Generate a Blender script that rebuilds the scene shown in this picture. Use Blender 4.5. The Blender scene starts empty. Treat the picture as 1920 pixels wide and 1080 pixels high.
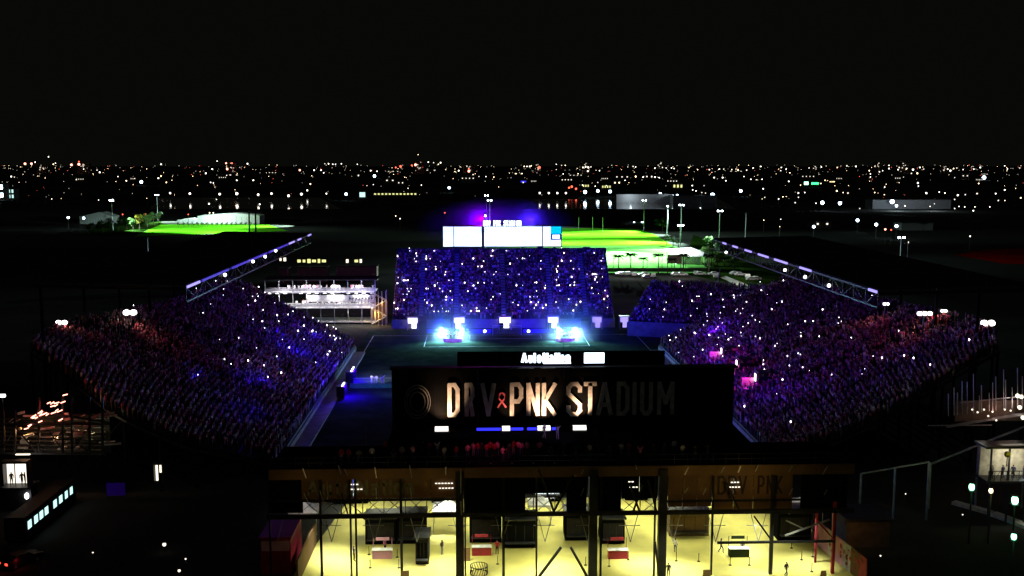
import bpy, bmesh, math, random
import numpy as np
from mathutils import Vector, Matrix

C = bpy.context.scene.collection
SC = bpy.context.scene
R_ = random.Random(7)
NP = np.random.default_rng(11)

# ------------------------------------------------------------------ camera
FPX, CAM_H = 1900.0, 44.0
PITCH = math.atan(232 / FPX)
YAW = math.atan(67 / FPX * math.cos(PITCH))
cam_d = bpy.data.cameras.new('camera')
cam = bpy.data.objects.new('camera', cam_d); C.objects.link(cam)
cam_d.sensor_width = 36.0
cam_d.lens = 36.0 * FPX / 1920.0
cam_d.clip_start = 1.0
cam_d.clip_end = 40000
cam.location = (0, 0, CAM_H)
cam.rotation_euler = (math.pi / 2 - PITCH, 0, -YAW)
SC.camera = cam

# ------------------------------------------------------------------ night sky, faint city glow
W = bpy.data.worlds.new('World'); SC.world = W; W.use_nodes = True
nt = W.node_tree; nt.nodes.clear()
out = nt.nodes.new('ShaderNodeOutputWorld')
sky = nt.nodes.new('ShaderNodeTexSky'); sky.sky_type = 'NISHITA'; sky.sun_disc = False
sky.sun_elevation = math.radians(-4); sky.sun_rotation = math.radians(160)
bg1 = nt.nodes.new('ShaderNodeBackground'); bg1.inputs['Strength'].default_value = 0.0004
bg2 = nt.nodes.new('ShaderNodeBackground'); bg2.inputs['Color'].default_value = (0.0026, 0.0027, 0.0023, 1)
bg2.inputs['Strength'].default_value = 1.0
add = nt.nodes.new('ShaderNodeAddShader')
nt.links.new(sky.outputs[0], bg1.inputs['Color'])
nt.links.new(bg1.outputs[0], add.inputs[0]); nt.links.new(bg2.outputs[0], add.inputs[1])
nt.links.new(add.outputs[0], out.inputs['Surface'])
sun_d = bpy.data.lights.new('fill_sun', 'SUN'); sun_d.energy = 0.02; sun_d.angle = math.radians(10); sun_d.color = (1, .98, .9)  # added weak fill that lifts the black ground; no moon in view
sun = bpy.data.objects.new('fill_sun', sun_d); C.objects.link(sun); sun.rotation_euler = (math.radians(35), 0, math.radians(-20))

vs = SC.view_settings
SC.display_settings.display_device = 'sRGB'
vs.view_transform = 'Standard'; vs.look = 'None'; vs.exposure = 0; vs.gamma = 1; vs.use_curve_mapping = False
cy = SC.cycles
cy.use_denoising = True
cy.max_bounces = 5; cy.diffuse_bounces = 2; cy.glossy_bounces = 2; cy.transmission_bounces = 2; cy.volume_bounces = 0
cy.sample_clamp_indirect = 3.0; cy.sample_clamp_direct = 0.0
cy.caustics_reflective = False; cy.caustics_refractive = False
SC.render.use_persistent_data = False

# ------------------------------------------------------------------ survey helpers: where a sight line meets a real plane
_F = Vector((math.sin(YAW) * math.cos(PITCH), math.cos(YAW) * math.cos(PITCH), -math.sin(PITCH)))
_R = Vector((math.cos(YAW), -math.sin(YAW), 0))
_U = _R.cross(_F)
def ray(px, py): return _F + _R * ((px - 960) / FPX) + _U * ((540 - py) / FPX)
def G(px, py, z=0.0):
    v = ray(px, py); t = (z - CAM_H) / v.z
    return Vector((v.x * t, v.y * t, z))
def P(px, py, Y):
    v = ray(px, py); t = Y / v.y
    return Vector((v.x * t, Y, CAM_H + v.z * t))

# ------------------------------------------------------------------ materials
def mat(name, col, rough=.7, metal=0.0, em=None, es=0.0, vary=.25, scale=1.5, sample=False, bump=0.0, attr=None, spec=.3):
    m = bpy.data.materials.new(name); m.use_nodes = True
    n = m.node_tree; b = n.nodes['Principled BSDF']
    b.inputs['Roughness'].default_value = rough; b.inputs['Metallic'].default_value = metal
    b.inputs['Specular IOR Level'].default_value = spec
    tc = n.nodes.new('ShaderNodeTexCoord'); no = n.nodes.new('ShaderNodeTexNoise')
    no.inputs['Scale'].default_value = scale; no.inputs['Detail'].default_value = 4
    n.links.new(tc.outputs['Object'], no.inputs['Vector'])
    mr = n.nodes.new('ShaderNodeMapRange'); mr.inputs['From Min'].default_value = .3; mr.inputs['From Max'].default_value = .7
    mr.inputs['To Min'].default_value = 1 - vary; mr.inputs['To Max'].default_value = 1 + vary
    n.links.new(no.outputs['Fac'], mr.inputs['Value'])
    mx = n.nodes.new('ShaderNodeVectorMath'); mx.operation = 'SCALE'
    if attr:
        a = n.nodes.new('ShaderNodeAttribute'); a.attribute_name = attr
        n.links.new(a.outputs['Color'], mx.inputs[0])
    else:
        mx.inputs[0].default_value = col[:3]
    n.links.new(mr.outputs['Result'], mx.inputs['Scale'])
    n.links.new(mx.outputs['Vector'], b.inputs['Base Color'])
    if bump:
        bp = n.nodes.new('ShaderNodeBump'); bp.inputs['Strength'].default_value = bump
        n.links.new(no.outputs['Fac'], bp.inputs['Height']); n.links.new(bp.outputs['Normal'], b.inputs['Normal'])
    if em:
        b.inputs['Emission Color'].default_value = (*em, 1); b.inputs['Emission Strength'].default_value = es
        m.cycles.emission_sampling = 'AUTO' if sample else 'NONE'
    return m
def glow(name, col, s, sample=False): return mat(name, tuple(.3 * c for c in col), .5, em=col, es=s, sample=sample)

M = dict(
    asphalt=mat('asphalt', (.05, .05, .048), .85, scale=.05, vary=.35, spec=0.0),
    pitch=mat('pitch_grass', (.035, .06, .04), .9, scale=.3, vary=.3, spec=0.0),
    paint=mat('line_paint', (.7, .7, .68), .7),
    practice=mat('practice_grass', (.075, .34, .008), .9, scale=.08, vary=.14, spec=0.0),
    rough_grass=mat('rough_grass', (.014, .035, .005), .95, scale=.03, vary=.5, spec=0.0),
    concrete=mat('concrete', (.28, .27, .26), .8, scale=.8),
    tread=mat('aluminium_tread', (.06, .06, .065), .6, scale=.7),
    seat=mat('dark_seat', (.05, .03, .05), .6),
    steel=mat('dark_steel', (.05, .05, .055), .5, .4),
    blacksteel=mat('black_steel', (.018, .018, .02), .5, .2),
    matte=mat('matte_black_steel', (.012, .012, .012), .95, spec=0.0),
    practice_glare=mat('glare_whitened_turf', (.12, .36, .075), .9, scale=.08, vary=.16, spec=0.0),  # near turf, floodlight overexposure put into a paler colour
    galv=mat('galvanised_steel', (.42, .43, .45), .45, .5),
    white=mat('white_paint', (.75, .75, .74), .6),
    offwhite=mat('off_white_canvas', (.7, .66, .6), .8),
    roof=mat('dark_roof_sheet', (.05, .05, .048), .7, scale=.2, spec=0.0),
    panel=mat('black_panel', (.006, .006, .006), .6, scale=.4, spec=0.0),
    ribbonpink=mat('pink_ribbon', (.75, .12, .18), .5),
    brown=mat('brown_banner', (.16, .09, .035), .7, scale=.3),
    brownletter=mat('grey_green_letter', (.17, .17, .10), .7),
    darkletter=mat('dark_letter', (.03, .02, .015), .7),
    paving=mat('yellow_paving', (.60, .54, .15), .55, scale=.22, vary=.2),
    redsteel=mat('red_steel', (.38, .03, .05), .5),
    pink=mat('pink_banner', (.85, .42, .58), .7, scale=.6),
    blackcloth=mat('black_cloth', (.02, .018, .02), .9),
    foliage=mat('foliage', (.05, .11, .018), .8, vary=.5, scale=.6),
    yfoliage=mat('autumn_foliage', (.16, .13, .01), .8, vary=.5, scale=.6),
    palm=mat('palm_frond', (.012, .022, .006), .9),
    bark=mat('bark', (.07, .05, .035), .9),
    water=mat('lake_water', (.004, .006, .008), .06, vary=.1, scale=.02, spec=.6),
    cityground=mat('dark_land', (.05, .052, .046), .95, scale=.004, vary=.35, spec=0.0),
    wallgrey=mat('grey_render', (.22, .22, .22), .85),
    wallbrown=mat('brown_render', (.16, .12, .09), .85),
    purple=mat('purple_fascia', (.25, .02, .4), .6, em=(.3, 0, .6), es=.5),
    redground=mat('red_ground', (.35, .006, .004), .9, scale=.1, spec=0.0),
    crowd=mat('crowd_clothes', (1, 1, 1), .85, attr='Col', vary=.1),
    glass=mat('dark_glass', (.02, .025, .03), .1),
    carwhite=mat('white_car_paint', (.72, .72, .7), .3), carblack=mat('black_car_paint', (.015, .015, .017), .6, spec=.1), cargrey=mat('grey_car_paint', (.25, .26, .28), .3),
    tyre=mat('tyre_rubber', (.015, .015, .015), .9),
    skin=mat('skin', (.35, .2, .14), .6), dark=mat('dark_cloth', (.02, .02, .025), .9),
    # things that give off light
    g_screen=glow('scoreboard_light', (.82, .95, 1), 1.7, True),
    g_cyan=glow('cyan_screen', (.0, .62, 1), 1.1), g_blueband=glow('blue_screen_band', (.02, .05, .35), 1),
    g_white=glow('white_lamp', (1, 1, 1), 5), g_flood=glow('flood_lamp', (.8, .92, 1), 40), g_stand=glow('stand_flood_lamp', (1, .97, .92), 5),
    g_led=glow('led_sign', (.72, .86, 1), 3.2, True), g_phone=glow('phone_torch', (.93, .86, 1), 9.0),
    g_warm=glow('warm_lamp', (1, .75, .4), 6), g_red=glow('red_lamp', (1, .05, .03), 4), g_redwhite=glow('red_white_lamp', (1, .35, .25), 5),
    g_deck=glow('deck_flood_lens', (1, .97, .9), 1.6), g_blue=glow('blue_lamp', (.03, .03, 1), 1.6), g_bluewhite=glow('cool_lamp', (.6, .8, 1), 14), g_green=glow('green_lamp', (.05, 1, .25), 3),
    g_greenw=glow('green_white_lamp', (.35, 1, .6), 5),
    g_violet=glow('violet_strip', (.35, .28, .9), 1.5), g_bluestrip=glow('blue_strip', (.08, .04, .8), .55), g_stage=glow('stage_beam_lens', (.25, .85, 1), 40),
    g_window=glow('lit_window', (1, .9, .7), 1.6), g_ywindow=glow('yellow_lit_window', (.9, .9, .35), 1.2), g_bus=glow('bus_window', (.6, 1, .95), 1.3),
    g_door=glow('lit_doorway', (1, .9, .75), 1.5), g_shop=glow('lit_shopfront', (.9, .9, .6), .9), g_shopw=glow('white_shopfront', (.85, .95, 1), 1.4),
    g_screenblue=glow('blue_screen', (.1, .15, 1), 1.2), g_ad=glow('blue_board', (.012, .0, .75), .9, True),
    g_vom=glow('tunnel_light', (.95, .92, 1), 2.2, True), g_vomm=glow('white_tunnel_light', (1, .85, 1), 3, True), g_city=glow('city_lamp', (1, .93, .82), 4),
    g_citydim=glow('dim_city_lamp', (1, .9, .75), 1.6), g_cityred=glow('red_city_lamp', (1, .12, .06), 3), g_cityblue=glow('blue_city_lamp', (.2, .3, 1), 2),
    g_hosp=glow('hospitality_light', (.95, .92, 1), 3.5),
)

# picture on the big screen: bright cool image with softer blue patches
_n = M['g_screen'].node_tree; _b = _n.nodes['Principled BSDF']
_t = _n.nodes.new('ShaderNodeTexCoord'); _o = _n.nodes.new('ShaderNodeTexNoise'); _o.inputs['Scale'].default_value = .35; _o.inputs['Detail'].default_value = 3
_r = _n.nodes.new('ShaderNodeValToRGB'); _r.color_ramp.elements[0].position = .36; _r.color_ramp.elements[0].color = (.55, .70, 1, 1); _r.color_ramp.elements[1].position = .56; _r.color_ramp.elements[1].color = (.86, .97, 1, 1)
_n.links.new(_t.outputs['Object'], _o.inputs['Vector']); _n.links.new(_o.outputs['Fac'], _r.inputs['Fac']); _n.links.new(_r.outputs['Color'], _b.inputs['Emission Color'])
# ------------------------------------------------------------------ mesh builder
class MB:
    def __init__(s): s.v, s.f, s.m = [], [], []
    def add(s, vs, fs, mi=0):
        o = len(s.v); s.v += [tuple(p) for p in vs]
        for f in fs: s.f.append(tuple(i + o for i in f)); s.m.append(mi)
        return s
    def box(s, c, d, mi=0, rz=0.0):
        x, y, z = c; a, b, e = d[0] / 2, d[1] / 2, d[2] / 2
        cs, sn = math.cos(rz), math.sin(rz)
        vs = []
        for dz in (-e, e):
            for dx, dy in ((-a, -b), (a, -b), (a, b), (-a, b)):
                vs.append((x + dx * cs - dy * sn, y + dx * sn + dy * cs, z + dz))
        return s.add(vs, [(3, 2, 1, 0), (4, 5, 6, 7), (0, 1, 5, 4), (1, 2, 6, 5), (2, 3, 7, 6), (3, 0, 4, 7)], mi)
    def bar(s, p, q, w, h=None, mi=0):
        p, q = Vector(p), Vector(q); h = h or w
        d = (q - p).normalized()
        up = Vector((0, 0, 1)) if abs(d.z) < .95 else Vector((0, 1, 0))
        a = d.cross(up).normalized() * w / 2; b = a.cross(d).normalized() * h / 2
        vs = [e + sa * a + sb * b for e in (p, q) for sa, sb in ((-1, -1), (1, -1), (1, 1), (-1, 1))]
        return s.add(vs, [(0, 1, 2, 3), (7, 6, 5, 4), (4, 5, 1, 0), (5, 6, 2, 1), (6, 7, 3, 2), (7, 4, 0, 3)], mi)
    def cyl(s, p, q, r1, r2=None, n=8, mi=0):
        p, q = Vector(p), Vector(q); r2 = r1 if r2 is None else r2
        d = (q - p).normalized(); up = Vector((0, 0, 1)) if abs(d.z) < .95 else Vector((1, 0, 0))
        a = d.cross(up).normalized(); b = a.cross(d)
        vs = []
        for e, r in ((p, r1), (q, r2)):
            for k in range(n):
                t = 2 * math.pi * k / n; vs.append(e + (a * math.cos(t) + b * math.sin(t)) * r)
        fs = [(k, (k + 1) % n, n + (k + 1) % n, n + k) for k in range(n)] + [tuple(range(n - 1, -1, -1)), tuple(range(n, 2 * n))]
        return s.add(vs, fs, mi)
    def ball(s, c, r, mi=0, sz=1.0, n=8, k=5):
        x, y, z = c; vs = [(x, y, z - r * sz)]
        for j in range(1, k):
            t = math.pi * j / k - math.pi / 2
            for i in range(n):
                u = 2 * math.pi * i / n; vs.append((x + r * math.cos(t) * math.cos(u), y + r * math.cos(t) * math.sin(u), z + r * sz * math.sin(t)))
        vs.append((x, y, z + r * sz)); L = len(vs) - 1; fs = []
        for i in range(n):
            fs.append((0, 1 + (i + 1) % n, 1 + i)); fs.append((L, L - n + i, L - n + (i + 1) % n))
            for j in range(k - 2):
                a = 1 + j * n; fs.append((a + i, a + (i + 1) % n, a + n + (i + 1) % n, a + n + i))
        return s.add(vs, fs, mi)
    def quad(s, a, b, c, d, mi=0): return s.add([a, b, c, d], [(0, 1, 2, 3)], mi)
    def prism(s, poly, y0, y1, mi=0):
        n = len(poly); vs = [(x, y0, z) for x, z in poly] + [(x, y1, z) for x, z in poly]
        fs = [tuple(range(n)), tuple(range(2 * n - 1, n - 1, -1))] + [((i + 1) % n, i, n + i, n + (i + 1) % n) for i in range(n)]
        return s.add(vs, fs, mi)
    def mesh(s, name, mats):
        me = bpy.data.meshes.new(name); me.from_pydata(s.v, [], s.f)
        for m in (mats if isinstance(mats, (list, tuple)) else [mats]): me.materials.append(m)
        if max(s.m, default=0): me.polygons.foreach_set('material_index', s.m)
        me.update(); return me
    def build(s, name, mats, parent=None, loc=None): return obj(name, s.mesh(name, mats), parent, loc)

def obj(name, me, parent=None, loc=None):
    o = bpy.data.objects.new(name, me); C.objects.link(o)
    if parent: o.parent = parent
    if loc is not None: o.location = loc
    return o
def tag(o, label=None, cat=None, group=None, kind=None):
    if label: o['label'] = label
    if cat: o['category'] = cat
    if group: o['group'] = group
    if kind: o['kind'] = kind
    return o
def thing(name, label, cat, loc=(0, 0, 0), rz=0.0, group=None):
    o = bpy.data.objects.new(name, None); C.objects.link(o); o.location = loc; o.rotation_euler = (0, 0, rz)
    o.empty_display_size = .5
    return tag(o, label, cat, group)
def copy_thing(src, loc, rz=None, label=None, group=None, scale=None):
    c = src.copy(); C.objects.link(c); c.location = loc
    if rz is not None: c.rotation_euler = (0, 0, rz)
    if scale: c.scale = scale
    if label: c['label'] = label
    if group: c['group'] = group
    for ch in list(src.children):
        d = ch.copy(); C.objects.link(d); d.parent = c
        for g in list(ch.children):
            e = g.copy(); C.objects.link(e); e.parent = d
    return c
def setting(name, mb, m, kind='structure'): return tag(mb.build(name, m), kind=kind)

def lamp(name, typ, loc, target=None, energy=1000, color=(1, 1, 1), size=.5, angle=60, blend=.5, parent=None, spread=None, sx=None, sy=None):
    d = bpy.data.lights.new(name, typ); d.energy = energy; d.color = color
    if typ == 'SPOT': d.spot_size = math.radians(angle); d.spot_blend = blend; d.shadow_soft_size = size
    elif typ == 'POINT': d.shadow_soft_size = size
    elif typ == 'AREA':
        d.shape = 'RECTANGLE'; d.size = sx or size; d.size_y = sy or size
        if spread: d.spread = math.radians(spread)
    o = bpy.data.objects.new(name, d); C.objects.link(o); o.location = loc
    if target is not None:
        o.rotation_euler = (Vector(target) - Vector(loc)).to_track_quat('-Z', 'Y').to_euler()
    if parent:
        o.parent = parent; o.matrix_parent_inverse = Matrix.Translation(parent.location).inverted() if not any(parent.rotation_euler) else parent.matrix_world.inverted()
    return o

# ================================================================== SETTING
g = MB(); g.quad((-14000, -300, -.02), (14000, -300, -.02), (14000, 22000, -.02), (-14000, 22000, -.02))
setting('ground', g, M['cityground'])
g = MB(); g.quad((-120, 60, 0), (160, 60, 0), (160, 410, 0), (-120, 410, 0)); setting('car_park_ground', g, M['asphalt'])
CX = 7.3
g = MB(); g.quad((CX - 36, 148, .012), (CX + 36, 148, .012), (CX + 36, 268, .012), (CX - 36, 268, .012)); setting('pitch', g, M['pitch'])
# pitch markings
g = MB()
def linexy(x0, y0, x1, y1, w=.14):
    d = Vector((x1 - x0, y1 - y0, 0)); n = Vector((-d.y, d.x, 0)).normalized() * w / 2
    a, b = Vector((x0, y0, .02)), Vector((x1, y1, .02)); g.quad(a - n, b - n, b + n, a + n)
yA, yB = 154.5, 259.5
for x in (CX - 34, CX + 34): linexy(x, yA, x, yB)
for y in (yA, yB, 207): linexy(CX - 34, y, CX + 34, y)
for y, s in ((yA, 1), (yB, -1)):
    for hw, dp in ((20.16, 16.5), (9.16, 5.5)):
        linexy(CX - hw, y, CX - hw, y + s * dp); linexy(CX + hw, y, CX + hw, y + s * dp); linexy(CX - hw, y + s * dp, CX + hw, y + s * dp)
for k in range(48):
    a, b = 2 * math.pi * k / 48, 2 * math.pi * (k + 1) / 48
    linexy(CX + 9.15 * math.cos(a), 207 + 9.15 * math.sin(a), CX + 9.15 * math.cos(b), 207 + 9.15 * math.sin(b))
setting('pitch_marking', g, M['paint'])
# entrance plaza under and behind the near stand
g = MB(); g.quad((-21, 96, .01), (40.5, 96, .01), (40.5, 130, .01), (-17, 130, .01)); setting('plaza_paving', g, M['paving'])
# practice fields beyond the far stand
def field(name, pts, m, z=.015):
    g = MB(); g.add([(p.x, p.y, z) for p in pts], [tuple(range(len(pts)))]); return setting(name, g, m)
field('practice_pitch', [G(930, 512), G(1322, 512), G(1330, 506), G(1285, 470), G(1268, 462), G(900, 462)], M['practice_glare'])
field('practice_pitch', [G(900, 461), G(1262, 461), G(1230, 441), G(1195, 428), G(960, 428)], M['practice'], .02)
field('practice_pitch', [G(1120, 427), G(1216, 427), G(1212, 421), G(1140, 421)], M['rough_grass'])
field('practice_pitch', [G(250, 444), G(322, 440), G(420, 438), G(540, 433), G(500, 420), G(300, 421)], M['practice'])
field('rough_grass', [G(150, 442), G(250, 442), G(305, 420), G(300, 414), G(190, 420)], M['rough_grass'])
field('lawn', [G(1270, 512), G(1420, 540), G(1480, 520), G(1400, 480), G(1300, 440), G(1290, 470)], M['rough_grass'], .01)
field('red_ground_patch', [G(1790, 478), G(1850, 468), G(2000, 462), G(2000, 498), G(1880, 494)], M['redground'])  # flat patch of ground in one red colour
# lakes on the horizon side
field('lake', [G(300, 370.5), G(600, 370.5), G(640, 392), G(280, 392)], M['water'], 0.0)
field('lake', [G(1000, 374), G(1350, 374), G(1380, 392), G(980, 392)], M['water'], 0.0)
# lit path at the far right corner
field('path', [G(1350, 520), G(1362, 518), G(1412, 538), G(1398, 543)], M['concrete'], .03)

# ================================================================== STANDS
# --- crowd people (low relief, seen from 150 m and more)
def person_template(arms):
    rings = [(0, .26, .16), (.85, .34, .20), (1.15, .36, .20), (1.42, .46, .24), (1.5, .16, .14), (1.56, .19, .2), (1.72, .17, .18), (1.78, .07, .08)]
    part = [1, 1, 0, 0, 2, 2, 3, 3]   # trousers, shirt, skin, hair
    v, pt, f = [], [], []
    for (z, w, d), p in zip(rings, part):
        for sx, sy in ((-1, -1), (1, -1), (1, 1), (-1, 1)):
            v.append((sx * w / 2, sy * d / 2, z)); pt.append(p)
    for r in range(len(rings) - 1):
        for k in range(4):
            a = r * 4 + k; b = r * 4 + (k + 1) % 4; f.append((a, b, b + 4, a + 4))
    n = len(v); f.append((n - 4, n - 3, n - 2, n - 1))
    if arms:
        for s in (-1, 1):
            o = len(v); sh = (s * .25, 0, 1.38); el = (s * .32, -.12, 1.62); ha = (s * .2, -.15, 1.95)
            for q, w in ((sh, .06), (el, .045), (ha, .04)):
                for dx, dy in ((-1, -1), (1, -1), (1, 1), (-1, 1)): v.append((q[0] + dx * w, q[1] + dy * w, q[2])); pt.append(2 if q is ha else 0)
            for r in range(2):
                for k in range(4):
                    a = o + r * 4 + k; b = o + r * 4 + (k + 1) % 4; f.append((a, b, b + 4, a + 4))
    return np.array(v, np.float32), np.array(pt), np.array(f, np.int32)
TEMPL = [person_template(False), person_template(True)]
SHIRTS = np.array([(.62, .10, .22), (.78, .34, .44), (.03, .03, .035), (.02, .02, .03), (.75, .72, .70), (.35, .05, .06), (.16, .05, .12), (.06, .06, .09), (.05, .02, .03), (.04, .04, .05), (.20, .14, .09)], np.float32)
SKIN = np.array([(.42, .26, .18), (.3, .17, .11), (.14, .08, .05), (.48, .3, .22)], np.float32)
HAIR = np.array([(.02, .015, .012), (.05, .03, .02), (.5, .15, .25), (.03, .02, .02), (.6, .55, .5)], np.float32)
def crowd(name, places, label):
    """places: (x, y, z, rz); one joined mesh of standing people"""
    pl = np.array(places, np.float32); nP = len(pl)
    kinds = NP.random(nP) < .22
    V, F, K, off = [], [], [], 0
    for t in (0, 1):
        tv, tp, tf = TEMPL[t]; sel = pl[kinds == bool(t)]; n = len(sel)
        if not n: continue
        h = (.9 + .18 * NP.random(n)).astype(np.float32); w = (.9 + .3 * NP.random(n)).astype(np.float32)
        c, s = np.cos(sel[:, 3]), np.sin(sel[:, 3])
        x = tv[None, :, 0] * w[:, None]; y = tv[None, :, 1] * w[:, None]; z = tv[None, :, 2] * h[:, None]
        X = x * c[:, None] - y * s[:, None] + sel[:, 0:1]; Y = x * s[:, None] + y * c[:, None] + sel[:, 1:2]; Z = z + sel[:, 2:3]
        V.append(np.stack([X, Y, Z], -1).reshape(-1, 3))
        sh = SHIRTS[NP.integers(0, len(SHIRTS), n)]; tr = SHIRTS[NP.integers(2, 10, n)] * .5; sk = SKIN[NP.integers(0, 4, n)]; ha = HAIR[NP.integers(0, 5, n)]
        col = np.stack([sh, tr, sk, ha], 1)[:, tp, :]; K.append(col.reshape(-1, 3))
        F.append((tf[None] + (np.arange(n) * len(tv))[:, None, None] + off).reshape(-1, 4)); off += n * len(tv)
    V = np.concatenate(V); F = np.concatenate(F); K = np.concatenate(K)
    me = bpy.data.meshes.new(name); me.vertices.add(len(V)); me.vertices.foreach_set('co', V.ravel())
    me.loops.add(F.size); me.loops.foreach_set('vertex_index', F.ravel())
    me.polygons.add(len(F)); me.polygons.foreach_set('loop_start', np.arange(0, F.size, 4)); me.polygons.foreach_set('loop_total', np.full(len(F), 4))
    a = me.color_attributes.new('Col', 'FLOAT_COLOR', 'POINT'); a.data.foreach_set('color', np.c_[K, np.ones(len(K))].astype(np.float32).ravel())
    me.materials.append(M['crowd']); me.update(calc_edges=True)
    o = obj(name, me); return tag(o, label, 'crowd', kind='stuff')

PHONES = []     # (position, facing) of torches held up
# --- side stands
def lerp_tab(t, x):
    if x <= t[0][0]: return t[0][1]
    for (a, p), (b, q) in zip(t, t[1:]):
        if x <= b: return p + (q - p) * (x - a) / (b - a)
    return t[-1][1]
def side_stand(sgn, label, front, back, y0tab, y1, rows, crowd_label, dens):
    st = thing('side_stand', label, 'stand', (front, 200, 0))
    inv = Vector((-front, -200, 0))
    tr = MB(); pos = []
    NS = 26
    for i in range(rows):
        u0, u1 = i / rows, (i + 1) / rows
        y0 = lerp_tab(y0tab, u0); z = 1.2 + 15.4 * u1
        pts = []
        for k in range(NS + 1):
            y = y0 + (y1 - y0) * k / NS; bx = lerp_tab(back, y)
            pts.append((front + (bx - front) * u0, front + (bx - front) * u1, y))
        zb = 1.2 + 15.4 * u0
        for (a0, a1, ya), (b0, b1, yb) in zip(pts, pts[1:]):
            tr.quad((a0, ya, z), (b0, yb, z), (b1, yb, z), (a1, ya, z))
            tr.quad((a0, ya, zb), (b0, yb, zb), (b0, yb, z), (a0, ya, z))
        y = y0 + .4
        while y < y1 - .3:
            bx = lerp_tab(back, y); ais = (y - 140) % 15.5
            if ais > 1.3 and R_.random() < dens * min(1.1, .62 + .55 * abs(math.sin(y * .31 + i * .45) + .6 * math.sin(y * .83 - i * .9 + sgn))):
                x = front + (bx - front) * (u0 + (u1 - u0) * R_.uniform(.35, .65))
                pos.append((x, y, z, (math.pi / 2 if sgn > 0 else -math.pi / 2) * -1 + R_.uniform(-.3, .3)))
            y += R_.uniform(.46, .64)
    o = tr.build('stepped_tier', M['tread'], st, inv)
    w = MB(); y0 = lerp_tab(y0tab, 0)
    w.box((front - sgn * -.15 * -1, (y0 + y1) / 2, .6), (.22, y1 - y0, 1.2)); w.build('front_barrier', M['concrete'], st, inv)
    # end wall rails and steel frame at the near end
    e = MB(); pr = None
    for k in range(13):
        u = k / 12; y = lerp_tab(y0tab, u); bx = lerp_tab(back, y); x = front + (bx - front) * u; z = 1.2 + 15.4 * u
        p = Vector((x, y - .1, z + 1.1))
        e.bar((x, y - .1, max(0, z - .2)), p, .06)
        if pr: e.bar(pr, p, .07); e.bar(pr - Vector((0, 0, .55)), p - Vector((0, 0, .55)), .05); e.bar(pr - Vector((0, 0, 1.4)), p - Vector((0, 0, 1.4)), .3)
        pr = p
    e.build('end_railing', M['blacksteel'], st, inv)
    for u in (.3, .45, .6, .75, .9, 1.0):
        for k in range(8):
            y = lerp_tab(y0tab, u) + .6 + k * (y1 - y0) / 8; bx = lerp_tab(back, y); x = front + (bx - front) * u
            fr = MB(); fr.bar((x, y, 0), (x, y, 1.0 + 15.3 * u), .3); fr.build('frame_post', M['matte'], st, inv)
    for y in (lerp_tab(y0tab, .6) + .6,):
        for u0, u1 in ((.3, .6), (.6, .9), (.6, .3), (.9, .6)):
            xa = front + (lerp_tab(back, y) - front) * u0; xb = front + (lerp_tab(back, y) - front) * u1
            fr = MB(); fr.bar((xa, y, .5), (xb, y, 1 + 15 * min(u0, u1)), .2); fr.build('frame_brace', M['matte'], st, inv)
    crowd('crowd', pos, crowd_label)
    return st, pos
left_back = [(130, -58), (150, -66), (160, -68.5), (173, -69), (183, -63), (200, -58.5), (240, -57)]
right_back = [(130, 70), (145, 77), (155, 82), (168, 86), (180, 82), (197, 79), (236, 73)]
L_y0 = [(0, 143), (.35, 134), (.65, 134), (1, 150)]
Rr_y0 = [(0, 141), (.3, 138), (.6, 139), (1, 145)]
LST, LPOS = side_stand(-1, 'left long stand packed with spectators, lit blue at its far end', -28.9, left_back, L_y0, 238, 44, 'packed crowd standing in the left stand', .9)
RST, RPOS = side_stand(1, 'right long stand packed with spectators, magenta lit entrances along its front', 43.3, right_back, Rr_y0, 236, 46, 'packed crowd standing in the right stand', .9)

# --- canopies over the side stands
def canopy(label, xf, xb, y0, y1, strip, led_slots, sg):
    t = thing('canopy', label, 'canopy roof', (xf, y0, 0)); inv = Vector((-xf, -y0, 0))
    r = MB()
    n = 14
    for k in range(n):
        a = y0 + (y1 - y0) * k / n; b = y0 + (y1 - y0) * (k + 1) / n - .12
        r = MB(); r.add([(xf, a, 26.1), (xb, a, 26.6), (xb, b, 26.6), (xf, b, 26.1), (xf, a, 25.95), (xb, a, 26.4), (xb, b, 26.4), (xf, b, 25.95)],
              [(0, 1, 2, 3), (7, 6, 5, 4), (0, 4, 5, 1), (1, 5, 6, 2), (2, 6, 7, 3), (3, 7, 4, 0)])
        r.build('roof_panel', M['roof'], t, inv)
    tr = MB(); tr.bar((xf, y0, 25.7), (xf, y1, 25.7), .3); tr.bar((xf, y0, 23.5), (xf, y1, 23.5), .25)
    m = 22
    for k in range(m + 1):
        y = y0 + (y1 - y0) * k / m; tr.bar((xf, y, 23.5), (xf, y, 25.7), .14)
        if k < m: tr.bar((xf, y, 23.5 if k % 2 else 25.7), (xf, y + (y1 - y0) / m, 25.7 if k % 2 else 23.5), .1)
    for k in range(0, n + 1, 2):
        y = y0 + (y1 - y0) * k / n; tr.bar((xf, y, 25.5), (xb, y, 26.0), .3, .5)
    tr.build('front_truss', M['blacksteel'], t, inv)
    for k in range(0, n + 1, 2):
        y = y0 + (y1 - y0) * k / n; x = xb + sg * 1.0 * -1; c = MB(); c.bar((x, y, 0), (x, y, 26), .4); c.build('rear_column', M['matte'], t, inv)
    for (a, b, mm) in led_slots:
        l = MB(); l.box((xf - sg * .25, y0 + (y1 - y0) * (a + b) / 2, 25.75), (.18, (y1 - y0) * (b - a), .35)); l.build('light_bar', M[mm], t, inv)
    return t
canopy('long dark canopy roof over the left stand, blue lit front edge', -43.6, -66, 152.3, 268, None, [(0, .06, 'g_violet'), (.07, .22, 'g_bluestrip'), (.24, .5, 'g_bluestrip'), (.52, .7, 'g_bluestrip'), (.72, .78, 'g_violet'), (.82, .86, 'g_violet'), (.95, .99, 'g_violet')], -1)
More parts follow.
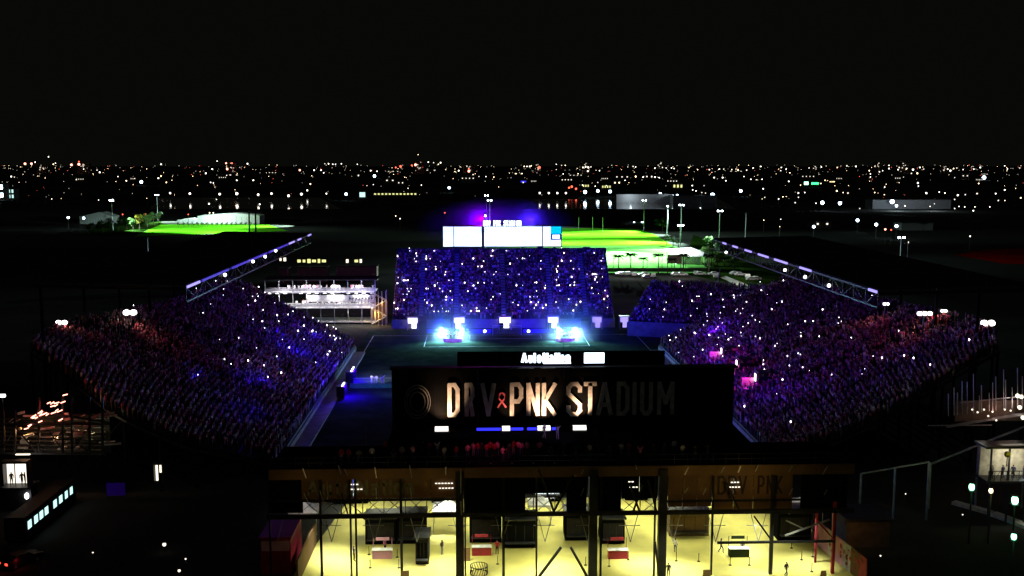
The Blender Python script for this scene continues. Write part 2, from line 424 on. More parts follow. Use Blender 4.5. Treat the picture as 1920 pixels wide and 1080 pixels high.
canopy('long dark canopy roof over the right stand, dashed violet light bars', 57.8, 81, 142.8, 246, None, [(0, .03, 'g_violet'), (.28, .34, 'g_violet'), (.41, .49, 'g_violet'), (.53, .60, 'g_violet'), (.65, .70, 'g_violet'), (.76, .80, 'g_violet'), (.86, .89, 'g_violet')], 1)

# small lamps on the canopy trusses
lm = MB(); lm.box((0, 0, 0), (.45, .35, .5)); lm.ball((0, -.25, 0), .3, 1)
lm_me = lm.mesh('truss_lamp', [M['steel'], M['g_white']])
for px, py, xf, nm in ((513, 470, -43.6, 'left'), (493, 481, -43.6, 'left'), (470, 490, -43.6, 'left'), (417, 515, -43.6, 'left'),
                       (1476, 506, 57.8, 'right'), (1514, 519, 57.8, 'right'), (1559, 535, 57.8, 'right'), (1365, 473, 57.8, 'right')):
    v = ray(px, py); t_ = (xf) / v.x
    p = Vector((xf + (.5 if xf < 0 else -.5), v.y * t_, CAM_H + v.z * t_))
    o = obj('truss_lamp', lm_me, None, p); tag(o, f'small bright lamp fixed along the front truss of the {nm} canopy', 'lamp', f'lamps on the {nm} canopy truss')

# --- flood lamps on top of the side stands
def stand_flood(px, py, z, label, w, k, aim):
    p = G(px, py, z); t = thing('stand_floodlight', label, 'floodlight', (p.x, p.y, z - 3))
    m = MB(); m.bar((0, 0, 0), (0, 0, 3), .2); m.bar((-w / 2, 0, 3.0), (w / 2, 0, 3.0), .15); m.build('mast', M['steel'], t)
    h = MB()
    n = max(2, int(w / .8))
    for i in range(n):
        x = -w / 2 + w * (i + .5) / n; h.box((x, 0, 3.25), (w / n * .9, .35, .55))
    h.build('housing', M['steel'], t)
    l = MB()
    for i in range(n):
        x = -w / 2 + w * (i + .5) / n; l.ball((x, -.35, 3.25), w / n * .52, 0, .8)
    l.build('lens', M['g_stand'], t)
    lamp('stand_flood_light', 'SPOT', (p.x, p.y - .8, z + .5), aim, k * .65, (1, .30, .28), .4, 120, .8)
stand_flood(117, 607, 18, 'white floodlight on the outer end of the left stand top', 1.9, 3500, (-45, 165, 8))
stand_flood(245, 588, 18, 'brighter white floodlight on the left stand top, below the canopy end', 2.4, 4000, (-42, 185, 8))
stand_flood(1660, 572, 18, 'small white floodlight just beside the right canopy end post', 1.2, 2500, (60, 180, 8))
stand_flood(1732, 590, 18, 'large bright white floodlight on the right stand top', 2.7, 4500, (62, 170, 8))
stand_flood(1768, 585, 18, 'small white floodlight between two large ones on the right stand', 1.2, 2500, (64, 170, 8))
stand_flood(1850, 608, 18, 'wide white floodlight at the outermost end of the right stand', 2.4, 4000, (64, 160, 8))

# --- far end stand
FX0, FX1, FY0, FROWS = -22.9, 37.4, 271.0, 24
fst = thing('end_stand', 'steep far end stand full of spectators under blue light', 'stand', (CX, FY0, 0)); inv = Vector((-CX, -FY0, 0))
tr = MB(); pos = []
aisles = [-15.2, -5.6, 7.3, 20.2, 29.8]
def frow(i): return FY0 + 1 + i * .8, 2.4 + i * .68
for i in range(FROWS):
    y, z = frow(i)
    tr.box(((FX0 + FX1) / 2, y + .4, z - .35), (FX1 - FX0, .8, .7))
    x = FX0 + .4
    while x < FX1 - .4:
        if min(abs(x - a) for a in aisles) > .75 and R_.random() < .93 and not (i < 2 and min(abs(x - a) for a in aisles) < 2): pos.append((x, y + R_.uniform(.25, .55), z, R_.uniform(-.3, .3)))
        x += R_.uniform(.48, .6)
tr.build('stepped_tier', M['tread'], fst, inv)
for a in aisles:
    ai = MB()
    for i in range(1, FROWS):
        y, z = frow(i); ai.box((a, y + .2, z + .16), (1.2, .38, .32)); ai.box((a, y + .6, z + .32 - .0), (1.2, .38, .28))
    ai.build('aisle_stair', M['concrete'], fst, inv)
w = MB()
xs = [FX0]
for a in aisles: xs += [a - 1.6, a + 1.6]
xs.append(FX1)
for a, b in zip(xs[::2], xs[1::2]): w.box(((a + b) / 2, FY0, 1.2), (b - a, .3, 2.4))
w.build('front_wall', M['concrete'], fst, inv)
w = MB(); w.box(((FX0 + FX1) / 2, FY0 + 1 + FROWS * .8 + .2, 10.2), (FX1 - FX0, .3, 19.6)); w.build('rear_wall', M['roof'], fst, inv)
w = MB()
yb, zb = frow(FROWS)
for k in range(31):
    x = FX0 + (FX1 - FX0) * k / 30; w.bar((x, yb - .05, zb - .6), (x, yb - .05, zb + 1.0), .05)
for h in (.5, 1.0): w.bar((FX0, yb - .05, zb + h), (FX1, yb - .05, zb + h), .05)
w.build('top_railing', M['blacksteel'], fst, inv)
crowd('crowd', pos, 'packed crowd in the blue lit far end stand')
FPOS = pos
# small cabins and camera posts on its top edge
for px, w_, h_, lab in ((1013, 1.6, 1.9, 'small dark camera cabin on the far stand top, nearer the scoreboard'), (1099, 1.8, 1.6, 'small dark camera cabin on the far stand top, right of the scoreboard')):
    p = P(px, 476, 291.6); b = MB(); b.box((0, 0, h_ / 2), (w_, 1.2, h_)); b.box((0, 0, h_ + .05), (w_ + .3, 1.5, .1)); b.box((0, -.62, h_ * .6), (w_ * .7, .04, h_ * .35), 1)
    tag(b.build('camera_cabin', [M['blacksteel'], M['glass']], None, (p.x, 291.8, zb - .2)), lab, 'cabin')

# lit entrance gates at the foot of the far stand
for px, wd, lab, mm, leg in ((774, 2.6, 'leftmost lit white entrance gate under the far stand', 'g_vom', 1), (861, 2.8, 'lit white entrance gate behind the left drum stage', 'g_vom', 0), (947, 3.0, 'brightest lit white entrance gate behind the goal', 'g_vom', 1),
                        (1037, 2.8, 'lit entrance gate behind the right drum stage', 'g_vom', 2), (1119, 2.6, 'lit entrance gate right of the right drum stage', 'g_violet', 2), (1170, 2.2, 'small dim violet entrance gate at the far stand right corner', 'g_violet', 2)):
    p = P(px, 612, 268.6); t = thing('entrance_gate', lab, 'entrance', (p.x, 268.6, 0))
    f = MB()
    for s in (-1, 1): f.box((s * (wd / 2 + .1), 0, 1.7), (.2, 1.6, 3.4))
    f.box((0, 0, 3.45), (wd + .5, 1.7, .18)); f.build('gate_frame', M['galv'], t)
    l = MB(); l.box((0, .55, 2.45), (wd, .08, 1.5)); l.box((wd * (.12 if leg else -.1), .56, 1.0), (wd * .5, .08, 1.45)); l.build('lit_panel', M[mm], t)
    for s in range(3 if leg else 0):
        pass

# --- big scoreboard behind the far stand
sb = thing('scoreboard', 'wide bright white screen above the far stand with lettering on top', 'scoreboard', (7.5, 296, 0)); inv = Vector((-7.5, -296, 0))
a, b = P(830, 463, 296), P(1053, 424, 296)
z0, z1 = a.z, b.z
w = MB(); w.box(((a.x + b.x) / 2, 296.6, (z0 + z1) / 2), (b.x - a.x + .3, .9, z1 - z0 + .3)); w.build('cabinet', M['blacksteel'], sb, inv)
def sx(px): return P(px, 440, 296).x
def sz(py): return P(940, py, 296).z
for x0, x1, y0, y1, nm, mm in ((831, 850, 425, 462, 'screen_panel', 'g_screen'), (851.5, 903, 425, 462, 'screen_panel', 'g_screen'), (908, 1016, 425, 462, 'screen_panel', 'g_screen'), (1018, 1032.5, 425, 462, 'screen_panel', 'g_screen'),
                           (1033, 1052, 425, 438.5, 'sponsor_panel', 'g_cyan'), (1033, 1052, 450, 462, 'screen_panel', 'g_screen'), (1033, 1052, 439, 449.5, 'score_panel', 'g_blueband')):
    p = MB(); p.box(((sx(x0) + sx(x1)) / 2, 296.1, (sz(y0) + sz(y1)) / 2), (sx(x1) - sx(x0), .12, sz(y0) - sz(y1))); o = p.build(nm, M[mm], sb, inv)
p = MB()
for k in range(4):
    x = sx(1036) + k * (sx(1050) - sx(1036)) / 4; p.box((x + .22, 296.02, sz(444)), (.42, .05, 1.1))
p.build('score_digit', M['g_led'], sb, inv)
l = MB()
for x in (sx(850), sx(905), sx(980), sx(1040)):
    l.bar((x, 297.2, 0), (x, 297.2, z0), .6); l.bar((x, 297.3, 2), (x + 3, 297.3, z0 - 1), .25)
l.build('support_leg', M['steel'], sb, inv)

# letters as stroke polygons in a unit box
STROKES = {
    'D': [[(0, 0), (0, 1), (.62, 1), (1, .84), (1, .16), (.62, 0), (0, 0)]], 'R': [[(0, 0), (0, 1), (.7, 1), (1, .86), (1, .64), (.7, .5), (0, .5)], [(.55, .5), (1, 0)]],
    'V': [[(0, 1), (.5, 0), (1, 1)]], 'P': [[(0, 0), (0, 1), (.7, 1), (1, .86), (1, .58), (.7, .44), (0, .44)]], 'N': [[(0, 0), (0, 1), (1, 0), (1, 1)]],
    'K': [[(0, 0), (0, 1)], [(1, 1), (.12, .47), (1, 0)]], 'S': [[(1, .76), (1, .88), (.72, 1), (.28, 1), (0, .88), (0, .68), (1, .32), (1, .12), (.72, 0), (.28, 0), (0, .12), (0, .24)]],
    'T': [[(0, 1), (1, 1)], [(.5, 1), (.5, 0)]], 'A': [[(0, 0), (.5, 1), (1, 0)], [(.2, .3), (.8, .3)]], 'I': [[(.5, 0), (.5, 1)]], 'U': [[(0, 1), (0, .14), (.3, 0), (.7, 0), (1, .14), (1, 1)]],
    'M': [[(0, 0), (0, 1), (.5, .35), (1, 1), (1, 0)]],
    'u': [[(0, .7), (0, .12), (.3, 0), (.7, 0), (1, .12)], [(1, .7), (1, 0)]], 't': [[(.4, 1), (.4, .1), (.75, 0), (1, 0)], [(0, .7), (1, .7)]], 'o': [[(.3, 0), (0, .16), (0, .54), (.3, .7), (.7, .7), (1, .54), (1, .16), (.7, 0), (.3, 0)]],
    'a': [[(.05, .66), (.3, .7), (.75, .7), (1, .56), (1, 0)], [(1, .4), (.3, .4), (0, .28), (0, .12), (.25, 0), (.7, 0), (1, .14)]], 'i': [[(.5, 0), (.5, .7)], [(.5, .86), (.5, 1)]], 'n': [[(0, 0), (0, .7)], [(0, .56), (.3, .7), (.7, .7), (1, .56), (1, 0)]],
}
def letter(mb, ch, x0, x1, z0, z1, y, th, dep=.12, mi=0):
    w, h = x1 - x0 - th, z1 - z0 - th; X0, Z0 = x0 + th / 2, z0 + th / 2
    for ln in STROKES[ch]:
        pts = [Vector((X0 + p[0] * w, 0, Z0 + p[1] * h)) for p in ln]
        for k, (p, q) in enumerate(zip(pts, pts[1:])):
            d = (q - p)
            if d.length < 1e-6: continue
            d.normalize(); n = Vector((-d.z, 0, d.x)) * th / 2; e = d * th * .32
            dy = .004 * (k % 3)
            mb.prism([((p - e - n).x, (p - e - n).z), ((q + e - n).x, (q + e - n).z), ((q + e + n).x, (q + e + n).z), ((p - e + n).x, (p - e + n).z)], y - dep - dy, y)
# lettering on the big scoreboard
xs = sx(906); wd = (sx(979) - sx(906)) / 15.2
for i, ch in enumerate('DRV PNK STADIUM'):
    if ch == ' ': continue
    m = MB(); letter(m, ch, xs + i * wd, xs + (i + (.86 if ch != 'I' else .5)) * wd, sz(424), sz(413.5), 296.4, .34, .3); m.build('letter', M['g_led'], sb, inv)
m = MB(); m.bar((sx(905), 296.7, sz(424.2)), (sx(980), 296.7, sz(424.2)), .2); m.build('letter_rail', M['steel'], sb, inv)

# ================================================================== NEAR END STAND with its facade, deck and sign wall
DZ, FY = 12.3, 104.0
def fx(px, py=900): return P(px, py, FY).x
def fz(py): return P(1000, py, FY).z
ns = thing('end_stand', 'near end stand seen from behind with dark steel facade and upper deck', 'stand', (CX, FY, 0)); inv = Vector((-CX, -FY, 0))
XL, XR = fx(505), fx(1600)
d = MB(); d.box(((XL + XR) / 2, FY + 4.2, DZ - .2), (XR - XL, 8.4, .4)); d.build('walkway_deck', M['panel'], ns, inv)
PXL, PXR = P(735, 760, 120.4).x, P(1376, 760, 120.4).x
d = MB(); d.box(((PXL + PXR) / 2, FY + 13.2, DZ - .21), (PXR - PXL, 9.6, .38)); d.build('sign_deck', M['panel'], ns, inv)
d = MB()
for i in range(17): d.box(((PXL + PXR) / 2, 122.6 + i * 1.15, DZ - .55 - i * .6), (PXR - PXL, 1.15, .5))
d.build('stepped_tier', M['seat'], ns, inv)
def facade_bar(name, p0, p1, w, m='blacksteel', Y=FY, h=None, dz=0):
    a, b = P(p0[0], p0[1], Y), P(p1[0], p1[1], Y); mb = MB(); mb.bar(a, b, w, h); return mb.build(name, M[m], ns, inv)
def post(px, w, top=DZ - .4, m='blacksteel', Y=FY, d=None):
    x = P(px, 960, Y).x; mb = MB(); mb.box((x, Y, top / 2), (w, d or w, top)); return mb.build('column', M[m], ns, inv)
for px, w in ((505, .18), (601, .24), (657, .2), (667, .2), (752, .26), (862, .85), (872, .18), (944, .28), (1006, .2), (1112, .9), (1127, .22), (1242, .85), (1228, .2), (1336, .2), (1448, .36)): post(px, w)
post(1565, .32, 8.0, 'redsteel'); post(1532, .2, 8.0, 'redsteel', FY + 3)
# horizontal beams
for (x0, x1, y, w, dy) in ((500, 1600, 963, .34, -.25), (1345, 1566, 1016, .2, -.12), (500, 862, 938, .16, -.1), (1242, 1500, 938, .16, -.1), (505, 1600, 883, .2, .2)):
    a, b = P(x0, y, FY + dy), P(x1, y, FY + dy); mb = MB(); mb.bar((a.x, FY + dy, (a.z + b.z) / 2), (b.x, FY + dy, (a.z + b.z) / 2), w, w * 1.3); mb.build('beam', M['blacksteel'], ns, inv)
# diagonal braces
for p0, p1, w, m_ in (((1052, 1026), (1004, 1090), .26, 'blacksteel'), ((1070, 1026), (1106, 1090), .26, 'blacksteel'), ((1414, 968), (1448, 1015), .18, 'blacksteel'), ((1010, 880), (1040, 963), .22, 'blacksteel'), ((1075, 890), (1036, 963), .2, 'blacksteel'),
                  ((1180, 905), (1200, 962), .2, 'blacksteel'), ((1215, 900), (1232, 962), .18, 'blacksteel'), ((1362, 905), (1388, 962), .2, 'blacksteel'), ((1205, 910), (1186, 962), .18, 'blacksteel'), ((640, 925), (652, 963), .14, 'blacksteel'), ((1228, 1015), (1236, 1085), .2, 'blacksteel'),
                  ((1472, 1004), (1556, 974), .16, 'galv'), ((1474, 976), (1508, 992), .12, 'galv'), ((1534, 978), (1566, 1014), .16, 'redsteel'), ((520, 1015), (532, 970), .1, 'galv')):
    facade_bar('brace', p0, p1, w, m_, FY - .3)
# bracing lattice between the columns
for k in range(24):
    u = 560 + k * 40; t0 = FY + .9
    m = MB(); m.bar(P(u, 868, t0), P(u, 964, t0), .1)
    if k < 23:
        m.bar(P(u, 964, t0), P(u + 40, 930, t0), .07); m.bar(P(u, 930, t0 + .1), P(u + 40, 964, t0 + .1), .07); m.bar(P(u, 930, t0 - .1), P(u + 40, 930, t0 - .1), .08)
        if k % 3 == 0: m.bar(P(u, 930, t0), P(u + 40, 884, t0), .07)
        if k % 2 == 1: m.bar(P(u, 985, t0 + .1), P(u + 40, 985, t0 + .1), .06); m.bar(P(u + 8, 964, t0), P(u + 22, 1016, t0), .07); m.bar(P(u + 36, 964, t0), P(u + 22, 1016, t0), .07)
    m.build('lattice_bay', M['galv'], ns, inv)
for px, e_ in ((560, 40), (700, 50), (820, 45), (1010, 14), (1300, 60), (1420, 110)):
    q = P(px, 905, FY - 4); lamp('facade_glow', 'POINT', (q.x, FY - 4, q.z - 1), None, e_ * .9, (1, .68, .22), .3)
# thin tension rods catching the light
rods = [(568, 878, 574, 896), (634, 872, 640, 890), (646, 880, 652, 892), (703, 876, 706, 896), (768, 872, 772, 896), (769, 914, 772, 936), (836, 875, 836, 890), (864, 880, 864, 925), (864, 940, 865, 965), (705, 915, 706, 935), (600, 920, 606, 940), (570, 925, 577, 940),
        (1284, 890, 1291, 876), (1352, 887, 1358, 876), (1384, 886, 1389, 874), (1416, 884, 1422, 872), (1089, 930, 1095, 915), (1090, 890, 1094, 880), (1318, 928, 1324, 916), (1478, 885, 1486, 874), (1542, 890, 1552, 874), (1480, 928, 1486, 916), (1545, 928, 1551, 918), (1284, 924, 1290, 914), (1192, 872, 1194, 880)]
for x0, y0, x1, y1 in rods: facade_bar('tension_rod', (x0, y0), (x1, y1), .09, 'galv', FY - .7)
# top fascia and railing of the walkway
m = MB(); m.box(((XL + XR) / 2, FY - .15, DZ - .6), (XR - XL, .2, 1.1)); m.build('deck_fascia', M['brown'], ns, inv)
m = MB()
for k in range(46):
    x = XL + (XR - XL) * k / 45; m.bar((x, FY + .1, DZ), (x, FY + .1, DZ + 1.1), .05)
for h in (.55, 1.1): m.bar((XL, FY + .1, DZ + h), (XR, FY + .1, DZ + h), .06)
m.build('deck_railing', M['blacksteel'], ns, inv)
# solid panels of the facade
for x0, x1, y0, y1, mm, nm in ((870, 1100, 872, 966, 'panel', 'wall_panel'), (1120, 1165, 872, 966, 'panel', 'wall_panel'), (505, 566, 872, 962, 'panel', 'wall_panel'), (1500, 1590, 876, 960, 'panel', 'wall_panel')):
    m = MB(); a, b = P(x0, y1, FY + .35), P(x1, y0, FY + .35)
    if nm == 'wall_panel' and x0 == 870:
        for (u0, u1) in ((870, 985), (1062, 1100)):
            a, b = P(u0, y1, FY + .35), P(u1, y0, FY + .35); m = MB(); m.box(((a.x + b.x) / 2, FY + .35, (a.z + b.z) / 2), (b.x - a.x, .12, b.z - a.z)); m.build(nm, M[mm], ns, inv)
        a, b = P(985, 925, FY + .35), P(1062, y0, FY + .35); m = MB()
    m.box(((a.x + b.x) / 2, FY + .35, (a.z + b.z) / 2), (b.x - a.x, .12, b.z - a.z)); m.build(nm, M[mm], ns, inv)
# banners hung on the facade (things of their own)
def banner(x0, x1, y0, y1, label, m='brown', panels=4, dz=.0):
    a, b = P(x0, y1, FY + .2), P(x1, y0, FY + .2); t = thing('banner', label, 'banner', (a.x, FY + .2, 0)); iv = Vector((-a.x, -FY - .2, 0))
    for k in range(panels):
        u0 = a.x + (b.x - a.x) * k / panels; u1 = a.x + (b.x - a.x) * (k + 1) / panels - .05
        m_ = MB(); m_.box(((u0 + u1) / 2, FY + .2, (a.z + b.z) / 2), (u1 - u0, .05, b.z - a.z)); m_.build('banner_panel', M[m], t, iv)
    return t, iv
bt, bi = banner(566, 856, 876, 936, 'wide dark brown banner on the near facade reading AutoNation', panels=6)
sp = [(574, 598, 'A'), (604, 622, 'u'), (626, 640, 't'), (643, 662, 'o'), (668, 690, 'N'), (694, 710, 'a'), (714, 726, 't'), (729, 735, 'i'), (738, 756, 'o'), (760, 776, 'n')]
for x0, x1, ch in sp:
    m = MB(); letter(m, ch, P(x0, 910, FY).x, P(x1, 910, FY).x, fz(927), fz(896), FY + .16, .3, .04); m.build('letter', M['brownletter'], bt, bi)
bt, bi = banner(1338, 1488, 876, 960, 'brown banner at the right of the near facade reading DRV PNK', panels=4)
for x0, x1, ch in ((1346, 1362, 'D'), (1366, 1382, 'R'), (1385, 1401, 'V'), (1421, 1434, 'P'), (1438, 1451, 'N'), (1455, 1468, 'K')):
    m = MB(); letter(m, ch, P(x0, 910, FY).x, P(x1, 910, FY).x, fz(932), fz(897), FY + .16, .22, .04); m.build('letter', M['darkletter'], bt, bi)
banner(1165, 1234, 876, 935, 'plain dark banner between the two thick right columns', 'panel', 2)
banner(1252, 1336, 876, 950, 'plain dark brown banner left of the DRV PNK banner', 'brown', 3)

# --- sign wall standing on the deck
SY = 120.4
sw = thing('sign_wall', 'black wall on the near stand deck with tall letters DRV PNK STADIUM', 'sign', (CX, SY, DZ)); inv = Vector((-CX, -SY, -DZ))
def wx(px): return P(px, 750, SY).x
def wz(py): return P(960, py, SY).z
zt = wz(690)
for k in range(8):
    a = PXL + (PXR - PXL) * k / 8; b = PXL + (PXR - PXL) * (k + 1) / 8 - .04
    m = MB(); m.box(((a + b) / 2, SY + .3, (DZ + zt) / 2), (b - a, .3, zt - DZ)); m.build('wall_panel', M['panel'], sw, inv)
m = MB(); m.box(((PXL + PXR) / 2, SY - .1, zt + .1), (PXR - PXL + .3, 1.4, .22)); m.build('ledge', M['blacksteel'], sw, inv)
for x0, x1 in ((952, 1000), (1012, 1040), (1070, 1092)):
    m = MB(); m.bar((wx(x0), SY - .86, zt + .12), (wx(x1), SY - .86, zt + .12), .09); m.build('ledge_rail', M['galv'], sw, inv)
wl = [(839, 862, 'D'), (871, 890, 'R'), (901, 930, 'V'), (956, 981, 'P'), (987, 1012, 'N'), (1016, 1044, 'K'), (1062, 1091, 'S'), (1093, 1120, 'T'), (1113, 1147, 'A'), (1156, 1180, 'D'), (1186, 1193, 'I'), (1200, 1224, 'U'), (1232, 1264, 'M')]
for i, (x0, x1, ch) in enumerate(wl):
    if ch == 'A': x0, x1 = 1118, 1149
    m = MB(); letter(m, ch, wx(x0), wx(x1), wz(781), wz(717), SY + .1, .5, .22); m.build('letter', M['offwhite'], sw, inv)
# awareness ribbon between the words
m = MB(); cxr, rz0 = wx(941), wz(765)
rib = []
for k in range(17):
    t_ = k / 16; a_ = math.pi * (1.28 - 1.56 * t_) ; rib.append((cxr + .34 * math.cos(a_), wz(744) + .5 * math.sin(a_)))
loop = [(cxr + .52, wz(764))] + [(cxr - .02, wz(752))] + rib[::1] + [(cxr + .02, wz(752))] + [(cxr - .52, wz(764))]
for k, (p, q) in enumerate(zip(loop, loop[1:])): m.bar((p[0], SY - .02 - .01 * (k % 2) - (.05 if k > 9 else 0), p[1]), (q[0], SY - .02 - .01 * (k % 2) - (.05 if k > 9 else 0), q[1]), .05, .2)
m.build('ribbon', M['ribbonpink'], sw, inv)
# round club crest of rings left of the letters
m = MB(); cc = wx(783), wz(752)
for r_ in (2.05, 1.7, 1.2):
    for k in range(32):
        a, b = 2 * math.pi * k / 32, 2 * math.pi * (k + 1) / 32
        m.bar((cc[0] + r_ * .75 * math.cos(a), SY, cc[1] + r_ * math.sin(a)), (cc[0] + r_ * .75 * math.cos(b), SY, cc[1] + r_ * math.sin(b)), .08, .12)
m.build('round_crest', M['wallgrey'], sw, inv)
# LED board above the wall
lb = thing('led_board', 'long black board on top of the sign wall, lit AutoNation lettering and a white panel', 'display board', (CX, SY, zt + .2)); inv = Vector((-CX, -SY, -zt - .2))
x0, x1 = wx(858), wx(1245); zb0, zb1 = wz(686), wz(660)
m = MB(); m.box(((x0 + x1) / 2, SY + .2, (zb0 + zb1) / 2), (x1 - x0, .4, zb1 - zb0)); m.build('board', M['panel'], lb, inv)
m = MB()
for k in range(9): m.bar((x0 + .5 + k * (x1 - x0 - 1) / 8, SY + .3, zt + .2), (x0 + .5 + k * (x1 - x0 - 1) / 8, SY + .3, zb0), .15)
m.build('board_leg', M['steel'], lb, inv)
for a, b, ch in ((977, 989, 'A'), (990.5, 998, 'u'), (999.5, 1005, 't'), (1006.5, 1015, 'o'), (1017, 1028, 'N'), (1029.5, 1037.5, 'a'), (1039, 1044.5, 't'), (1046, 1048.5, 'i'), (1050, 1058, 'o'), (1060, 1069, 'n')):
    m = MB(); letter(m, ch, wx(a), wx(b), wz(680.5), wz(661.5), SY - .01, .3, .08); m.build('letter', M['g_led'], lb, inv)
m = MB(); m.box(((wx(1018) + wx(1070)) / 2, SY - .03, wz(681.4)), (wx(1070) - wx(1018), .06, .13)); m.build('light_line', M['g_led'], lb, inv)
m = MB(); m.box(((wx(1094.5) + wx(1132)) / 2, SY - .03, wz(672)), (wx(1132) - wx(1094.5), .06, wz(662.5) - wz(682))); m.build('white_screen', M['g_led'], lb, inv)
# flood lamps washing the letters, standing on the deck
for px, wd, lab, tg in ((828, 1.6, 'leftmost white flood lamp at the foot of the sign wall', 832), (949, .95, 'small white flood lamp under the pink ribbon', 956), (1020, 1.55, 'white flood lamp under the letters NK', 1018), (1087, 1.6, 'rightmost white flood lamp under the letters ST', 1091)):
    p = P(px, 801, SY - 2.4); t = thing('deck_floodlight', lab, 'floodlight', (p.x, SY - 2.4, DZ))
    m = MB(); m.box((0, .2, .3), (wd + .1, .4, .5)); m.box((0, .1, .04), (wd + .3, .7, .08)); m.build('housing', M['blacksteel'], t)
    m = MB(); m.box((0, -.03, .32), (wd, .06, .4)); m.box((0, .2, .58), (wd, .36, .06)); m.build('lens', M['g_deck'], t)
    lamp('deck_flood_light', 'SPOT', (p.x, SY - 2.1, DZ + .7), (P(tg, 750, SY).x, SY + .2, DZ + 2.9), 2600 if wd > 1 else 700, (1, .60, .36), .15, (62 if px == 1087 else 84) if wd > 1 else 70, .9)
# blue light strips along the deck
for a, b in ((893, 940), (957, 982), (988, 1008), (1034, 1043)):
    m = MB(); m.box((0, 0, .12), (P(b, 797, SY - 2).x - P(a, 797, SY - 2).x, .3, .24)); m.box((0, -.16, .14), (P(b, 797, SY - 2).x - P(a, 797, SY - 2).x - .1, .03, .34), 1)
    tag(m.build('light_strip', [M['blacksteel'], M['g_blue']], None, ((P(a, 797, SY - 2).x + P(b, 797, SY - 2).x) / 2, SY - 1.6, DZ)), 'blue light strip on the deck floor under the sign wall letters', 'light strip', 'blue light strips below the sign wall')
lamp('deck_blue_light', 'AREA', (P(960, 797, SY).x, SY - 2.5, DZ + 1.2), (P(960, 797, SY).x, FY, DZ), 60, (.1, .05, 1), 12, sx=14, sy=.4)

# ================================================================== PLAZA UNDER THE NEAR STAND
for x in (-14, -3, 8, 19, 30):
    for y in (108, 117, 125):
        lamp('plaza_light', 'AREA', (x + (3 if y == 117 else 0), y, 7.0), (x + (3 if y == 117 else 0), y, 0), 400, (.97, 1, .66), 2.5, spread=120)
for x, y in ((-6, 101.5), (9, 101.5), (22, 101.5), (33, 101.5)):
    lamp('plaza_light', 'AREA', (x, y, 7.2), (x, y, 0), 300, (.97, 1, .7), 1.5, spread=110)
# lamp fittings hung under the stand
ft = MB(); ft.box((0, 0, 0), (1.2, .5, .18)); ft.box((0, 0, -.1), (1.1, .42, .04), 1); ft.bar((0, 0, .09), (0, 0, 4.0), .04)
ft_me = ft.mesh('hanging_lamp', [M['steel'], M['g_white']])
for x in (-14, -3, 8, 19, 30):
    for y in (108, 117, 125): tag(obj('hanging_lamp', ft_me, None, (x + (3 if y == 117 else 0), y, 7.6)), 'flat lamp hanging over the bright yellow plaza', 'lamp', 'lamps hanging over the plaza')
# kiosks and shops along the back of the plaza
def kiosk(px0, px1, Y, h, label, front, m='panel', z1=None):
    a, b = P(px0, 960, Y), P(px1, 960, Y); w_ = b.x - a.x; t = thing('kiosk', label, 'kiosk', ((a.x + b.x) / 2, Y, 0))
    k = MB(); k.box((0, 1.5, h / 2), (w_, 3, h)); k.build('body', M[m], t)
    k = MB(); k.box((0, 1.4, h + .09), (w_ + .3, 3.4, .18)); k.build('roof', M['steel'], t)
    k = MB(); k.box((0, -.03, h * .52), (w_ * .86, .06, h * .62)); k.build('lit_front', M[front], t)
    k = MB(); k.box((0, -.35, h * .22), (w_ * .9, .6, .08)); k.build('counter', M['steel'], t)
    k = MB()
    for i in range(4): k.bar((-w_ * .4 + i * w_ * .27, -.08, h * .22), (-w_ * .4 + i * w_ * .27, -.08, h * .83), .06)
    k.build('mullion', M['blacksteel'], t)
    return t
kiosk(583, 615, 129, 3.4, 'small warm lit kiosk at the left of the plaza back', 'g_shop', 'brown')
kt = kiosk(630, 690, 128.6, 4.6, 'white lit shop with blue screen at the back of the plaza', 'g_shopw')
k = MB(); k.box((0.6, -.1, 2.9), (1.2, .06, 1.8)); k.build('blue_screen', M['g_screenblue'], kt)
kiosk(810, 853, 128.6, 4.4, 'pale yellow lit shop left of the thick left column', 'g_shop')
kiosk(1000, 1052, 128.6, 4.6, 'bright white lit shop at the plaza middle', 'g_shopw')
kiosk(1172, 1214, 128.6, 4.2, 'warm lit shop behind the crossed braces', 'g_shop')
kiosk(1372, 1396, 128.6, 4.0, 'narrow lit stall left of a round blue sign', 'g_shop')
m = MB(); m.cyl((0, 0, 0), (0, -.15, 0), .55, None, 16, 0); m.bar((0, .05, -2.7), (0, .05, -.4), .1, mi=1)
p = P(1397, 937, 127); tag(m.build('round_sign', [M['g_screenblue'], M['steel']], None, (p.x, 127, 3.2)), 'round blue lit sign on a post at the plaza back', 'sign')
# glowing dashes added for kiosk light showing through the banners
for px, py, n_ in ((658, 908, 3), (660, 917, 4), (818, 906, 6), (825, 915, 5), (1180, 903, 2), (1182, 913, 3), (1372, 904, 3), (1368, 913, 4)):
    p = P(px, py, FY + .1)
    m = MB()
    for k in range(n_): m.box((k * .33, 0, 0), (.22, .08, .1))
    m.bar((-.15, .06, 0), (n_ * .33, .06, 0), .05, mi=1)
    tag(m.build('kiosk_glow_strip', [M['g_door'], M['steel']], None, (p.x, FY + .02, p.z)), 'short row of glowing dashes added for kiosk light through the facade', 'lamp strip', 'short glow rows in the near facade')
# kiosks standing on the plaza floor
kiosk(944, 1006, 112.5, 3.3, 'large black kiosk standing on the plaza floor', 'panel')
kiosk(778, 803, 108, 3.0, 'tall dark vending stand with pictures on its front', 'panel', 'blackcloth')
